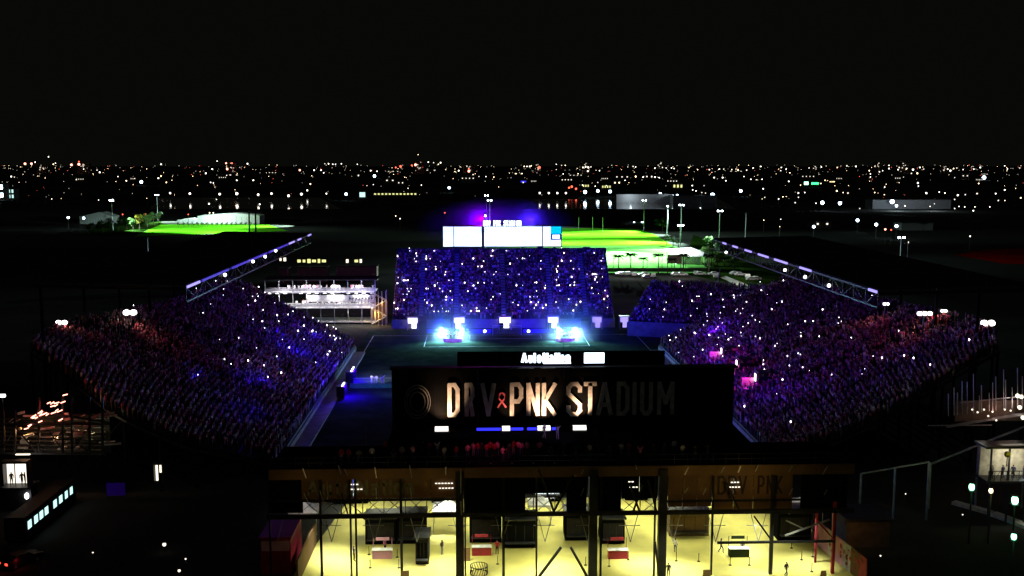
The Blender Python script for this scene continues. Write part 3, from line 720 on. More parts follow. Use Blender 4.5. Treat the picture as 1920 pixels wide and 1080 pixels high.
# peaked canopy tents
def tent(px, py, Y, w, h, label):
    p = P(px, py, Y); t = thing('canopy_tent', label, 'tent', (p.x, Y, 0)); e = h - .9
    for sx_, sy_ in ((-1, -1), (1, -1), (1, 1), (-1, 1)):
        m = MB(); m.bar((sx_ * w * .47, sy_ * w * .47, 0), (sx_ * w * .47, sy_ * w * .47, e), .07); m.build('leg', M['galv'], t)
    m = MB(); a = w / 2; c = [(-a, -a, e), (a, -a, e), (a, a, e), (-a, a, e)]; ap = (0, 0, h)
    mid = [((x + 0) * .45, y * .45, e + .32) for x, y, _ in c]
    m.add(c + mid + [ap], [(i, (i + 1) % 4, 4 + (i + 1) % 4, 4 + i) for i in range(4)] + [(4 + i, 4 + (i + 1) % 4, 8) for i in range(4)]); m.build('roof', M['white'], t)
    m = MB()
    for (x0, y0, _), (x1, y1, _) in zip(c, c[1:] + c[:1]): m.bar((x0, y0, e - .14), (x1, y1, e - .14), .03, .28)
    m.build('valance', M['offwhite'], t)
    return t
tent(572, 962, 119, 3.4, 3.7, 'white peaked tent at the left end of the plaza')
tent(840, 962, 119, 3.6, 3.7, 'white peaked tent left of the thick left column')
tent(1011, 968, 121, 2.8, 3.5, 'smaller white peaked tent near the plaza middle')
tent(1288, 962, 119, 3.6, 3.7, 'white peaked tent just right of the thick right column')
tent(1510, 962, 119, 3.4, 3.7, 'white peaked tent at the right end of the plaza')
for x, y in ((-20.5, 115), (-4.2, 115), (25, 115), (38.5, 115)): lamp('tent_light', 'SPOT', (x, y, 6.5), (x, 119, 3), 260, (1, .9, .8), .2, 80, .8)
# side walls of the plaza
def wall_thing(name, label, cat, pts, h, m, th=.2):
    t = MB(); (xa, ya), (xb, yb) = pts; d = Vector((xb - xa, yb - ya, 0)); 
    t.bar((xa, ya, h / 2), (xb, yb, h / 2), th, h); return tag(t.build(name, M[m]), label, cat)
a, b = G(1527, 1018), G(1625, 1100)
rw = thing('banner_wall', 'long pink and white banner wall along the right side of the plaza', 'wall', (a.x, a.y, 0)); iv = -Vector((a.x, a.y, 0))
n_ = 7
for k in range(n_):
    p, q = a.lerp(b, k / n_), a.lerp(b, (k + .97) / n_); m = MB(); m.bar((p.x, p.y, 1.5), (q.x, q.y, 1.5), .12, 2.9); m.build('wall_panel', M[['pink', 'pink', 'white', 'pink', 'white', 'brown', 'redsteel'][k]], rw, iv)
m = MB()
for k in range(26):
    u = .3 + .65 * R_.random(); p = a.lerp(b, u); q = a.lerp(b, u + .01 + .015 * R_.random()); z = R_.uniform(.9, 2.6)
    m.bar((p.x - .12, p.y, z), (q.x - .12, q.y, z + R_.uniform(-.3, .3)), .05, R_.uniform(.1, .5))
m.build('print', M['redsteel'], rw, iv)
a, b = G(592, 1020), G(558, 1095)
wall_thing('side_wall', 'beige wall along the left side of the bright plaza', 'wall', ((a.x, a.y), (b.x, b.y)), 2.6, 'brown')
p = G(540, 1060); m = MB(); m.box((0, 0, 2), (3.2, 7, 4)); m.box((0, -3.52, 3.2), (3.0, .05, 1.1), 1); m.box((0, 0, 4.1), (3.5, 7.3, .2))
tag(m.build('ticket_booth', [M['redsteel'], M['pink']], None, (p.x - .8, p.y + 1, 0)), 'dark red ticket booth left of the bright plaza', 'booth')
p = G(527, 1030); m = MB(); m.bar((0, 0, 0), (0, 0, 3.2), .08); m.add([(-.7, 0, 3.2), (.6, 0, 3.2), (.6, 0, 2.2), (-.1, 0, .9), (-.7, 0, 1.4), (-.7, .08, 3.2), (.6, .08, 3.2), (.6, .08, 2.2), (-.1, .08, .9), (-.7, .08, 1.4)], [(0, 1, 2, 3, 4), (9, 8, 7, 6, 5), (0, 5, 6, 1), (1, 6, 7, 2), (2, 7, 8, 3), (3, 8, 9, 4), (4, 9, 5, 0)], 1)
tag(m.build('flag', [M['galv'], M['white']], None, p), 'white pennant flag on a pole left of the plaza', 'flag')
p = G(1612, 1036); m = MB(); m.box((0, 0, 1.6), (5, 5, 3.2)); m.box((0, -.1, 3.3), (5.6, 5.6, .25), 1)
tag(m.build('site_building', [M['wallbrown'], M['steel']], None, (p.x + 1.5, p.y + 4, 0)), 'orange lit low building right of the banner wall', 'building')
lamp('building_lamp', 'SPOT', (p.x - 2.5, p.y - 2, 4.5), (p.x + 2, p.y + 4, 1.5), 90, (1, .5, .15), .2, 100, .8)
# stanchion posts across the plaza
sm = MB(); sm.cyl((0, 0, 0), (0, 0, .05), .18, None, 10); sm.cyl((0, 0, .05), (0, 0, 1.0), .035, None, 6); sm_me = sm.mesh('stanchion', M['blackcloth'])
for px, py in ((604, 1075), (692, 1040), (694, 1065), (748, 1065), (745, 1045), (933, 1058), (1142, 1062), (1178, 1050), (1268, 1052), (1310, 1053), (1369, 1060), (1405, 1060), (1484, 1028), (1503, 1050), (1524, 1044), (1522, 1072), (1098, 1060)):
    p = G(px, py); tag(obj('stanchion', sm_me, None, p), 'thin dark queue post standing on the yellow plaza', 'queue post', 'queue posts on the plaza')
# round sculpture with openwork lettering and other plaza pieces
p = G(898, 1076); m = MB()
for k in range(20):
    a_, b_ = 2 * math.pi * k / 20, 2 * math.pi * (k + 1) / 20
    for zz, rr in ((.1, .95), (.95, .95)): m.bar((rr * math.cos(a_), rr * math.sin(a_), zz), (rr * math.cos(b_), rr * math.sin(b_), zz), .06)
    m.bar((.95 * math.cos(a_), .95 * math.sin(a_), .1), (.95 * math.cos(b_), .95 * math.sin(b_), .95), .05)
tag(m.build('round_barrier', M['blackcloth'], None, p), 'round openwork metal barrier on the plaza floor', 'barrier')
def sandwich(px, py, label, w_=.8, h_=1.3, m_='brown'):
    p = G(px, py); m = MB()
    for s in (-1, 1): m.add([(-w_ / 2, s * .35, 0), (w_ / 2, s * .35, 0), (w_ / 2, s * .03, h_), (-w_ / 2, s * .03, h_), (-w_ / 2, s * .31, 0), (w_ / 2, s * .31, 0), (w_ / 2, s * -.01, h_), (-w_ / 2, s * -.01, h_)], [(0, 1, 2, 3), (7, 6, 5, 4), (0, 3, 7, 4), (1, 5, 6, 2), (0, 4, 5, 1), (3, 2, 6, 7)])
    tag(m.build('floor_sign', M[m_], None, p), label, 'sign')
sandwich(760, 1092, 'brown folding floor sign at the bottom edge by the left posts'); sandwich(1325, 1090, 'yellow brown folding floor sign right of the man in black', m_='brown'); sandwich(1544, 1085, 'small brown floor sign by the banner wall foot', .5, .9); sandwich(876, 1050, 'dark brown standing sign beside the thick left column', .7, 1.4)
# pink drinks stand with table
for px, py in ((640, 1058), (838, 1062), (1046, 1072), (1205, 1060), (1288, 1072), (1420, 1076), (612, 1040), (1390, 1030), (975, 1082), (740, 1078), (828, 1000), (1508, 1058)):
    p = G(px, py); lamp('plaza_spot', 'SPOT', (p.x, p.y, 7), p, 4200, (.92, .98, .95), .25, 66, 1)
for px0, px1, py, h_, lab in ((684, 742, 1021, 3.1, 'long dark stall at the plaza back, left of the vending stand'), (744, 798, 1020, 3.3, 'dark stall right of the thin left post at the plaza back'), (880, 940, 1018, 3.4, 'dark stall behind the red table stand'), (1060, 1104, 1014, 3.3, 'dark stall left of the thick middle column'), (1128, 1172, 1020, 3.0, 'dark stall right of the thick middle column'), (1256, 1330, 1006, 3.0, 'brown dark stall under the right tent'), (1460, 1522, 1014, 3.4, 'dark stall before the pink banner wall')):
    q = G(px0, py); kiosk(px0, px1, q.y, h_, lab, 'brown' if 'brown' in lab else 'blackcloth', 'wallbrown' if 'brown' in lab else 'panel')
for px, py, lab in ((717, 1046, 'pink and white table stand at the plaza left'), (903, 1040, 'red table stand right of the thick left column'), (1158, 1046, 'red and blue table stand near the plaza middle'), (1385, 1043, 'green table stand at the plaza right')):
    p = G(px, py); t = thing('table_stand', lab, 'stall', p); mm = 'pink' if px < 800 else ('redsteel' if px < 1300 else 'palm')
    m = MB(); m.box((0, 0, .5), (2.2, .8, .95)); m.build('table_cloth', M[mm], t)
    m = MB(); m.box((0, 0, 1.0), (2.3, .9, .05)); m.build('table_top', M['white'], t)
    m = MB(); m.box((0, .5, 2.05), (1.5, .08, .35)); m.bar((-1.05, .5, 0), (-1.05, .5, 2.2), .05); m.bar((1.05, .5, 0), (1.05, .5, 2.2), .05); m.build('back_board', M[mm], t)

# ================================================================== PEOPLE (individual figures)
def figure(pose):
    """one continuous skinned body, baked once per pose; z = 0 at the soles"""
    J = dict(pel=(0, 0, .95), che=(0, .02, 1.3), nec=(0, .02, 1.47), hd0=(0, 0, 1.58), hd1=(0, -.01, 1.72),
             sl=(-.18, .02, 1.41), sr=(.18, .02, 1.41), hl=(-.09, 0, .92), hr=(.09, 0, .92), kl=(-.11, -.02, .5), kr=(.11, -.02, .5), fl=(-.12, .02, .08), fr=(.12, .02, .08), tl=(-.13, -.14, .04), tr=(.13, -.14, .04))
    if pose == 'stand': J.update(el=(-.26, .03, 1.14), er=(.26, .03, 1.14), wl=(-.25, -.06, .9), wr=(.25, -.06, .9))
    if pose == 'walk': J.update(el=(-.26, .08, 1.15), er=(.26, -.04, 1.15), wl=(-.25, .0, .92), wr=(.24, -.2, .95), kl=(-.1, -.2, .52), fl=(-.1, -.2, .1), tl=(-.1, -.36, .06), kr=(.1, .04, .5), fr=(.1, .3, .12), tr=(.1, .17, .04))
    if pose == 'arms': J.update(el=(-.34, -.05, 1.62), er=(.32, -.1, 1.55), wl=(-.24, -.1, 1.9), wr=(.2, -.18, 1.82))
    if pose == 'drum': J.update(el=(-.33, -.1, 1.18), er=(.33, -.1, 1.18), wl=(-.2, -.36, 1.1), wr=(.22, -.34, 1.22))
    ed = [('pel', 'che'), ('che', 'nec'), ('nec', 'hd0'), ('hd0', 'hd1'), ('che', 'sl'), ('che', 'sr'), ('sl', 'el'), ('sr', 'er'), ('el', 'wl'), ('er', 'wr'), ('pel', 'hl'), ('pel', 'hr'), ('hl', 'kl'), ('hr', 'kr'), ('kl', 'fl'), ('kr', 'fr'), ('fl', 'tl'), ('fr', 'tr')]
    rad = dict(pel=(.15, .11), che=(.17, .12), nec=(.06, .06), hd0=(.085, .095), hd1=(.085, .1), sl=(.07, .07), sr=(.07, .07), el=(.047, .047), er=(.047, .047), wl=(.036, .036), wr=(.036, .036), hl=(.095, .1), hr=(.095, .1), kl=(.065, .065), kr=(.065, .065), fl=(.045, .05), fr=(.045, .05), tl=(.04, .035), tr=(.04, .035))
    ks = list(J); me = bpy.data.meshes.new('person'); me.from_pydata([J[k] for k in ks], [(ks.index(a), ks.index(b)) for a, b in ed], [])
    o = bpy.data.objects.new('person', me); C.objects.link(o)
    o.modifiers.new('s', 'SKIN'); o.modifiers.new('d', 'SUBSURF').levels = 1
    for i, k in enumerate(ks):
        me.skin_vertices[0].data[i].radius = rad[k]; me.skin_vertices[0].data[i].use_root = (k == 'pel')
    dg = bpy.context.evaluated_depsgraph_get(); dg.update()
    r = bpy.data.meshes.new_from_object(o.evaluated_get(dg)); bpy.data.objects.remove(o); bpy.data.meshes.remove(me)
    idx = []
    for p in r.polygons:
        c = p.center; arm = abs(c.x) > .215 and c.z > .85
        if c.z > 1.66 or (c.z > 1.55 and c.y > .03): k = 3
        elif c.z > 1.46 and abs(c.x) < .12: k = 2
        elif pose in ('stand', 'walk') and arm and c.z < 1.12: k = 2
        elif pose in ('arms', 'drum') and (c.z > 1.75 or (c.y < -.2 and c.z < 1.3 and c.z > .9)): k = 2
        elif c.z > .93: k = 0
        else: k = 1
        idx.append(k)
    for k in range(4): r.materials.append(None)
    r.polygons.foreach_set('material_index', idx); r.polygons.foreach_set('use_smooth', [True] * len(idx)); r.update()
    return r
POSES = {k: figure(k) for k in ('stand', 'walk', 'arms', 'drum')}
CL = {k: mat('cloth_' + k, c, .9) for k, c in dict(pink=(.7, .25, .38), black=(.02, .02, .022), white=(.7, .68, .66), red=(.45, .03, .05), navy=(.03, .04, .12), grey=(.2, .2, .21), denim=(.06, .09, .16)).items()}
HAIRM = mat('dark_hair', (.02, .015, .012), .6)
_pm = {}
def person(loc, rz, pose, shirt, trousers, label, group=None):
    key = (pose, shirt, trousers)
    if key not in _pm:
        me = POSES[pose].copy(); me.materials[0] = CL[shirt]; me.materials[1] = CL[trousers]; me.materials[2] = M['skin']; me.materials[3] = HAIRM; _pm[key] = me
    o = obj('person', _pm[key], None, loc); o.rotation_euler = (0, 0, rz); s = R_.uniform(.97, 1.05); o.scale = (s, s, s)
    return tag(o, label, 'person', group)
# spectators along the deck railing of the near stand, looking away from the camera
cl = ['black', 'grey', 'pink', 'white', 'navy', 'red']
px = 640
while px < 1330:
    dense = 860 < px < 985; rr = R_.random()
    c_ = R_.choice(['red', 'pink', 'black', 'red', 'pink']) if dense or 1200 < px < 1250 else R_.choice(cl)
    Y_ = FY + R_.uniform(1.2, 4.5)
    who = 'person among the red lit group at the middle of the near stand deck' if dense else ('person standing on the left half of the dark near stand deck' if px < 860 else 'person standing on the right half of the dark near stand deck')
    po_ = R_.choice(['stand', 'stand', 'arms', 'walk']); dl_ = {'stand': 'standing', 'arms': 'with raised arms', 'walk': 'stepping'}[po_]
    who = f'person in {c_} {dl_} ' + ('in the red lit group on the near deck' if dense else ('left of the red lit group on the near deck' if px < 860 else 'right of the red lit group on the near deck'))
    person((P(px, 860, Y_).x, Y_, DZ), R_.uniform(2.4, 3.9), po_, c_, R_.choice(['black', 'denim', 'grey']), who, 'people on the near stand deck')
    px += R_.uniform(5, 11) if dense else R_.uniform(11, 26)
person((P(1044, 825, SY - 5).x, SY - 6, DZ + .02), 0.4, 'arms', 'white', 'white', 'person in white lit violet under the floodlights with raised arms')
person((P(1020, 825, SY - 5).x, SY - 5.5, DZ + .02), 0.9, 'walk', 'white', 'white', 'person in pale clothes left of the one with raised arms')
lamp('deck_red_light', 'SPOT', (P(925, 850, FY).x, FY - 1, DZ + 5), (P(925, 850, FY).x, FY + 3, DZ + 1), 260, (1, .12, .3), .2, 90, .8)
lamp('deck_violet_light', 'SPOT', (P(1042, 800, SY).x + 1, SY - 8, DZ + 4), (P(1042, 800, SY).x, SY - 6, DZ + 1), 130, (.4, .25, 1), .2, 70, .8)
# people on the plaza
for px, py, rz, pose, a, b, lab in ((1253, 1083, 3.0, 'stand', 'black', 'black', 'person in black standing right of the thick right column'), (1474, 1081, .6, 'walk', 'black', 'denim', 'person in black walking on the right part of the plaza'),
                            (664, 1052, 2, 'stand', 'navy', 'black', 'person in navy by the left plaza post'), (829, 1040, 1, 'stand', 'black', 'grey', 'person in black left of the thick left column'), (1392, 1040, 0, 'stand', 'grey', 'black', 'person in grey beside the green table stand'),
                            (1352, 1036, 1.5, 'walk', 'navy', 'denim', 'person in navy walking near the green table stand'), (1266, 1036, 2.5, 'stand', 'white', 'denim', 'person in white at the plaza back'), (932, 1040, 3, 'stand', 'red', 'black', 'person in red beside the red table stand'), (722, 1036, 1, 'stand', 'pink', 'black', 'person in pink behind the pink table stand')):
    person(G(px, py), rz, pose, a, b, lab)

# ================================================================== PITCH: goals, boards, drum stages
def goal(x, y, s, label):
    t = thing('goal', label, 'football goal', (x, y, 0)); m = MB()
    m.bar((-3.7, 0, 0), (-3.7, 0, 2.5), .12); m.bar((3.7, 0, 0), (3.7, 0, 2.5), .12); m.bar((-3.76, 0, 2.5), (3.76, 0, 2.5), .12); m.build('goal_frame', M['white'], t)
    m = MB()
    for k in range(25):
        xx = -3.66 + k * .305; m.bar((xx, 0, 2.46), (xx, s * 1.2, 2.2), .015); m.bar((xx, s * 1.2, 2.2), (xx, s * 2.0, .02), .015)
    for k in range(8):
        z = .1 + k * .3; yy = 2.0 - (z / 2.2) * .8
        m.bar((-3.66, s * yy, z), (3.66, s * yy, z), .015)
    m.build('net', M['white'], t)
goal(7.8, 259.5, 1, 'white goal at the far end of the pitch, blue boards either side')
# blue boards beside the goal
for i, (a, b, y) in enumerate(((866, 921, 262), (981, 1042, 262), (1045, 1072, 262.6), (800, 822, 262.6))):
    p, q = P(a, 622, y), P(b, 622, y); t = thing('advertising_board', ['blue lit board left of the far goal', 'blue lit board right of the far goal', 'short blue board at the far right stage', 'short blue board at the far left stage'][i], 'advertising board', ((p.x + q.x) / 2, y, 0), group=None)
    n_ = max(2, int((q.x - p.x) / 2))
    for k in range(n_):
        w_ = (q.x - p.x) / n_; m = MB(); m.box((-(q.x - p.x) / 2 + w_ * (k + .5), 0, .62), (w_ - .04, .12, 1.0)); m.build('screen_panel', M['g_ad'], t)
    m = MB()
    for k in range(n_ + 1): m.bar((-(q.x - p.x) / 2 + k * (q.x - p.x) / n_, .1, 0), (-(q.x - p.x) / 2 + k * (q.x - p.x) / n_, .1, 1.1), .06)
    m.build('board_frame', M['blacksteel'], t)
for x, y in ((0, 256), (15.5, 256)): lamp('board_light', 'SPOT', (x, 258, 5.5), (x, 264.5, 1), 14000, (.02, .0, 1), .3, 110, .9)
# two round lamps either side of the goal
for px, lab in ((909, 'round white lamp on a stand left of the far goal'), (991, 'round white lamp on a stand right of the far goal')):
    p = P(px, 621, 260.5); t = thing('stand_lamp', lab, 'lamp', (p.x, 260.5, 0)); m = MB(); m.bar((0, 0, 0), (0, 0, p.z), .06)
    for k in range(3): m.bar((0, 0, .7), (.5 * math.cos(2.1 * k), .5 * math.sin(2.1 * k), 0), .04)
    m.build('tripod', M['blacksteel'], t); m = MB(); m.cyl((0, .1, p.z), (0, -.12, p.z), .34, .36, 12); m.build('lens', M['g_bluewhite'], t)
# drum stages
def stage(px, py, label, lamps, lr):
    p = G(px, py); t = thing('drum_stage', label, 'stage', p); n_ = 7; r_ = 2.1
    pts = [(r_ * math.cos(math.pi + math.pi * k / n_) * 1.15, -r_ * .8 * abs(math.sin(math.pi * k / n_))) for k in range(n_ + 1)]
    m = MB()
    for k in range(n_): (xa, ya), (xb, yb) = pts[k], pts[k + 1]; m.bar((xa, ya, .45), (xb, yb, .45), .1, .9)
    m.build('fascia', M['purple'], t)
    m = MB(); m.add([(x, y, .92) for x, y in pts] + [(r_ * 1.15, 2.2, .92), (-r_ * 1.15, 2.2, .92)], [tuple(range(n_ + 3))]); m.box((0, 2.2, .45), (r_ * 2.3, .1, .9)); m.build('platform', M['blacksteel'], t)
    for i, (dx, dy) in enumerate(((-1.3, .2), (-.5, -.3), (.4, -.2), (1.3, .3), (-.9, 1.2), (.8, 1.3))):
        person((p.x + dx, p.y + dy, .93), R_.uniform(-.4, .4) + math.pi * 0, 'drum', R_.choice(['white', 'pink']), R_.choice(['white', 'black']), f'drummer in light clothes on the {lr} stage', f'drummers on the {lr} stage')
        m = MB(); m.cyl((0, 0, .75), (0, 0, 1.2), .3, .3, 12); m.cyl((0, 0, 0), (0, 0, .75), .05, .05, 6); m.cyl((0, 0, 1.2), (0, 0, 1.22), .29, .29, 12, 1)
        o = m.build('drum', [CL['red'], M['white']], None, (p.x + dx, p.y + dy - .42, .93)); o.scale = (.8, .8, .72); tag(o, f'small red drum in front of a drummer on the {lr} stage', 'drum', f'drums on the {lr} stage')
    for (lx, ly, lab, aims) in lamps:
        q = P(lx, ly, p.y + 1.8); u = thing('stage_light_tower', lab, 'stage light', (q.x, q.y, 0)); m = MB()
        for sx_, sy_ in ((-.2, -.2), (.2, -.2), (.2, .2), (-.2, .2)): m.bar((sx_, sy_, 0), (sx_, sy_, q.z - .4), .05)
        for k in range(4): m.bar((-.2, -.2, .3 + k * .45), (.2, -.2, .3 + (k + 1) * .45), .03); m.bar((.2, .2, .3 + k * .45), (-.2, .2, .3 + (k + 1) * .45), .03)
        m.box((0, 0, .03), (.9, .9, .06)); m.build('truss_tower', M['galv'], u)
        m = MB(); m.box((0, .1, q.z), (.95, .5, .8)); m.build('housing', M['blacksteel'], u); m = MB(); m.cyl((0, -.14, q.z), (0, -.26, q.z), .42, .46, 14); m.cyl((-.1, 0, q.z + .4), (-.1, 0, q.z + .5), .3, .34, 12); m.build('lens', M['g_stage'], u)
        lamp('stage_wash', 'SPOT', (q.x, q.y - .6, q.z), (q.x + (1 if lx in (828, 1047) else -1) * .5, q.y - 11, -2), 24000, (.35, .8, 1), .3, 140, 1)
        for tgt, e, ang, c_ in aims: lamp('stage_beam', 'SPOT', (q.x, q.y + .3, q.z + .8), tgt, e, c_, .2, ang, .8)
BL, BV, BM = (.012, .002, 1), (.08, .003, 1), (.35, .03, 1)
stage(849, 640, 'purple edged drum stage on the left of the far pitch', [(828, 619, 'tall stage light left of the left drum stage', [((-40, 205, 5), 20000, 26, BL), ((-14, 290, 14), 30000, 36, BL)]), (866, 619, 'tall stage light right of the left drum stage', [((-4, 290, 16), 36000, 44, BL), ((-50, 218, 9), 16000, 24, BV)])], 'left')
stage(1060, 639, 'purple edged drum stage on the right of the far pitch', [(1047, 618, 'tall stage light left of the right drum stage', [((18, 292, 14), 30000, 44, BL), ((56, 214, 6), 26000, 26, BL)]), (1079, 619, 'tall stage light right of the right drum stage', [((32, 290, 12), 24000, 36, BL), ((58, 190, 7), 16000, 30, BV)])], 'right')
p = G(1057, 655); m = MB(); m.bar((0, 0, 0), (0, 0, 1.6), .05); m.bar((0, 0, 1.6), (-.5, .3, 2.0), .05); m.box((-.5, .3, 2.05), (.3, .4, .3))
for k in range(3): m.bar((0, 0, .6), (.4 * math.cos(2.1 * k), .4 * math.sin(2.1 * k), 0), .04)
tag(m.build('camera_stand', M['blacksteel'], None, p), 'thin camera tripod on the pitch before the right drum stage', 'camera')
# violet wash over the stands from the scoreboard and the canopy trusses
lamp('scoreboard_violet_wash', 'SPOT', (6, 293, 30), (6, 287, 16), 900, (.45, .05, 1), .5, 120, 1)
lamp('canopy_blue_wash', 'SPOT', (-43, 215, 23), (7, 285, 10), 105000, BL, .4, 60, .9)
lamp('canopy_blue_wash', 'SPOT', (57, 215, 23), (7, 285, 10), 105000, BL, .4, 60, .9)
lamp('canopy_violet_wash', 'SPOT', (-43, 200, 23), (55, 185, 4), 32000, (.10, .001, 1), .4, 44, 1)
lamp('canopy_violet_wash', 'SPOT', (57, 205, 23), (-40, 212, 5), 30000, (.10, .001, 1), .4, 40, 1)
lamp('canopy_maroon_wash', 'SPOT', (-42, 190, 23), (68, 178, 13), 2800, (1, .04, .16), .4, 70, 1)
lamp('canopy_maroon_wash', 'SPOT', (57, 190, 23), (-56, 185, 14), 2600, (1, .04, .16), .4, 70, 1)

# blue lit benches at the left touchline and people in white
for px, py, w_, lab in ((652, 708, 5.5, 'blue lit shelter at the left touchline, larger one'), (634, 738, 3.6, 'blue lit shelter at the left touchline, nearer one')):
    p = G(px, py + 6); t = thing('team_shelter', lab, 'shelter', p); m = MB(); m.box((0, 0, 1.15), (.1, w_, 2.3)); m.box((.7, 0, 2.3), (1.5, w_, .08)); m.box((.75, -w_ / 2, 1.15), (1.4, .08, 2.3)); m.box((.75, w_ / 2, 1.15), (1.4, .08, 2.3)); m.build('shell', M['blacksteel'], t)
    m = MB(); m.box((.5, 0, .45), (.5, w_ - .2, .1)); m.box((.28, 0, .8), (.1, w_ - .2, .7)); m.build('bench', M['white'], t)
    m = MB()
    for k in range(3): m.box((1.0, -w_ / 2 + w_ * (k + .5) / 3, 2.42), (.3, .5, .16))
    m.build('lamp', M['g_white'], t)
    lamp('shelter_light', 'POINT', (p.x + 1.6, p.y - 1.0, 2.4), None, 7000, (.02, .0, 1), .3)
for k, px in enumerate((697, 702, 706, 716, 719)):
    p = G(px, 719 + (k % 2)); person((p.x, p.y, 0), R_.uniform(-1, 1), ['stand', 'arms', 'walk'][k % 3], 'white', 'white', 'person in white in the lit group at the left touchline', 'people in white at the left touchline')
p = G(708, 712); lamp('touchline_light', 'SPOT', (p.x - 1, p.y - 6, 6), (p.x, p.y, 1), 4500, (.9, .88, 1), .2, 60, .7)
a, b = G(656, 728), G(734, 728); m = MB(); m.bar((a.x, a.y, .5), (b.x, b.y, .5), .06, 1.0); tag(m.build('low_board', mat('green_board', (.05, .3, .06), .7), None), 'low dark green board across the near left of the pitch', 'board')
lamp('low_board_light', 'SPOT', (-14, 186, 7), (-17, 196, 0), 700, (.7, 1, .8), .2, 70, .8)
# barrier walkway strips on both sides of the pitch
m = MB(); m.box((0, 0, .2), (2.6, 90, .4)); tag(m.build('walkway', M['concrete'], None, (-30.3 + 2.8, 190, 0)), 'pale walkway strip along the left front of the pitch', 'walkway')
m = MB(); m.box((0, 0, .2), (1.6, 90, .4)); tag(m.build('walkway', M['concrete'], None, (42.0, 190, 0)), 'pale walkway strip along the right front of the pitch', 'walkway')
lamp('walkway_violet_light', 'SPOT', (-43, 175, 23), (-27.5, 185, 0), 3500, (.55, .35, .8), .3, 80, 1)
# magenta lit entrances at the foot of the right stand
for i, (px, py) in enumerate(((1361, 661), (1390, 684), (1426, 710))):
    x = 50.5; v = ray(px, py); t_ = x / v.x; q = Vector((x, v.y * t_, CAM_H + v.z * t_))
    t = thing('entrance_tunnel', ['farthest of the three magenta lit entrances in the right stand', 'middle one of the three magenta lit entrances in the right stand', 'nearest of the three magenta lit entrances in the right stand'][i], 'entrance', (q.x, q.y, q.z - 1.4))
    m = MB(); m.box((.5, 1.1, .9), (2.4, .2, 3.4)); m.box((.5, -1.1, .9), (2.4, .2, 2.2)); m.box((.5, 0, 2.7), (2.6, 2.4, .2)); m.build('portal', M['blacksteel'], t)
    m = MB(); m.box((-1.9, 1.25, .6), (2.2, .12, 1.5)); m.box((-2.2, 0, -.3), (3.0, 2.4, .1)); m.build('aisle_wall', M['offwhite'], t)
    m = MB(); m.box((-.75, .75, 1.5), (.1, .8, 1.35)); m.build('lit_panel', M['g_vomm'], t)
    lamp('tunnel_magenta_light', 'POINT', (q.x - 2.2, q.y + .1, q.z + .9), None, 240, (1, .0, .55), .2)
    lamp('tunnel_blue_light', 'POINT', (q.x - 5, q.y + 6, q.z + 2.0), None, 400, BL, .3)
# blue pools on the left stand
for px, py, e in ((430, 678, 260), (505, 653, 420), (555, 666, 420), (480, 720, 220), (360, 740, 120), (585, 635, 260), (470, 770, 120)):
    q = G(px, py, 6); lamp('stand_blue_light', 'POINT', (q.x + 1.5, q.y, 6 + 2.4), None, e * 3, BL, .3)
for px, py, e in ((1345, 632, 700), (1390, 600, 600), (1330, 662, 450), (1440, 730, 300), (1500, 640, 300)):
    q = G(px, py, 6); lamp('stand_blue_light', 'POINT', (q.x - 1.5, q.y, 6 + 2.8), None, e * 2.2, BV, .3)

# ================================================================== PHONE TORCHES
pm = MB(); pm.box((0, 0, 0), (.12, .03, .22)); pm.ball((0, -.05, .05), .085, 1, 1.6, 8, 5)
ph_me = pm.mesh('phone', [M['blacksteel'], M['g_phone']])
def phones(pos, n, label, group, w, s):
    wt = np.array([w(*q[:3]) for q in pos], float); wt /= wt.sum()
    for i in NP.choice(len(pos), n, replace=False, p=wt):
        x, y, z, r = pos[i]
        o = obj('phone', ph_me, None, (x, y, z + 2.0)); k = s * R_.choice([R_.uniform(.35, .7), R_.uniform(.6, 1.25)]); o.scale = (k, k, k); tag(o, label, 'phone', group)
phones(FPOS, 150, 'lit phone held up in the blue far end stand', 'phones held up in the far stand', lambda x, y, z: 1.4 - (z - 2.4) / 24, 1.45)
phones(LPOS, 62, 'lit phone held up in the left stand crowd', 'phones held up in the left stand', lambda x, y, z: max(.02, (y - 150) / 80) ** 2 + .02, 1.15)
phones(RPOS, 88, 'lit phone held up in the right stand crowd', 'phones held up in the right stand', lambda x, y, z: .25 + max(0, (y - 140) / 90) ** 1.5 * 1.2 if z < 13 else .12, 1.1)

# ================================================================== FAR CORNERS
# white hospitality scaffold at the far left corner
hs = thing('hospitality_terrace', 'white lit three storey terrace with crowd at the far left corner', 'terrace', (-42, 282, 0)); inv = Vector((42, -282, 0))
hx0, hx1 = P(498, 540, 280).x, P(704, 540, 280).x
for z in (.6, 4.6, 8.9):
    m = MB(); m.box(((hx0 + hx1) / 2, 283, z), (hx1 - hx0, 8, .35)); m.build('floor_slab', M['white'], hs, inv)
for k in range(9):
    x = hx0 + (hx1 - hx0) * k / 8; m = MB(); m.bar((x, 279.2, 0), (x, 279.2, 12.2), .2); m.build('column', M['galv'], hs, inv)
m = MB(); m.box(((hx0 + hx1) / 2, 283, 12.4), (hx1 - hx0 + 1, 9, .3)); m.build('roof', M['roof'], hs, inv)
for z in (9.1, 4.8):
    m = MB()
    for k in range(17):
        x = hx0 + (hx1 - hx0) * k / 16; m.bar((x, 279.05, z), (x, 279.05, z + 1.1), .06)
    m.bar((hx0, 279.05, z + 1.1), (hx1, 279.05, z + 1.1), .08); m.box(((hx0 + hx1) / 2, 279.0, z + .45), (hx1 - hx0, .05, .8)); m.build('railing', M['white'], hs, inv)
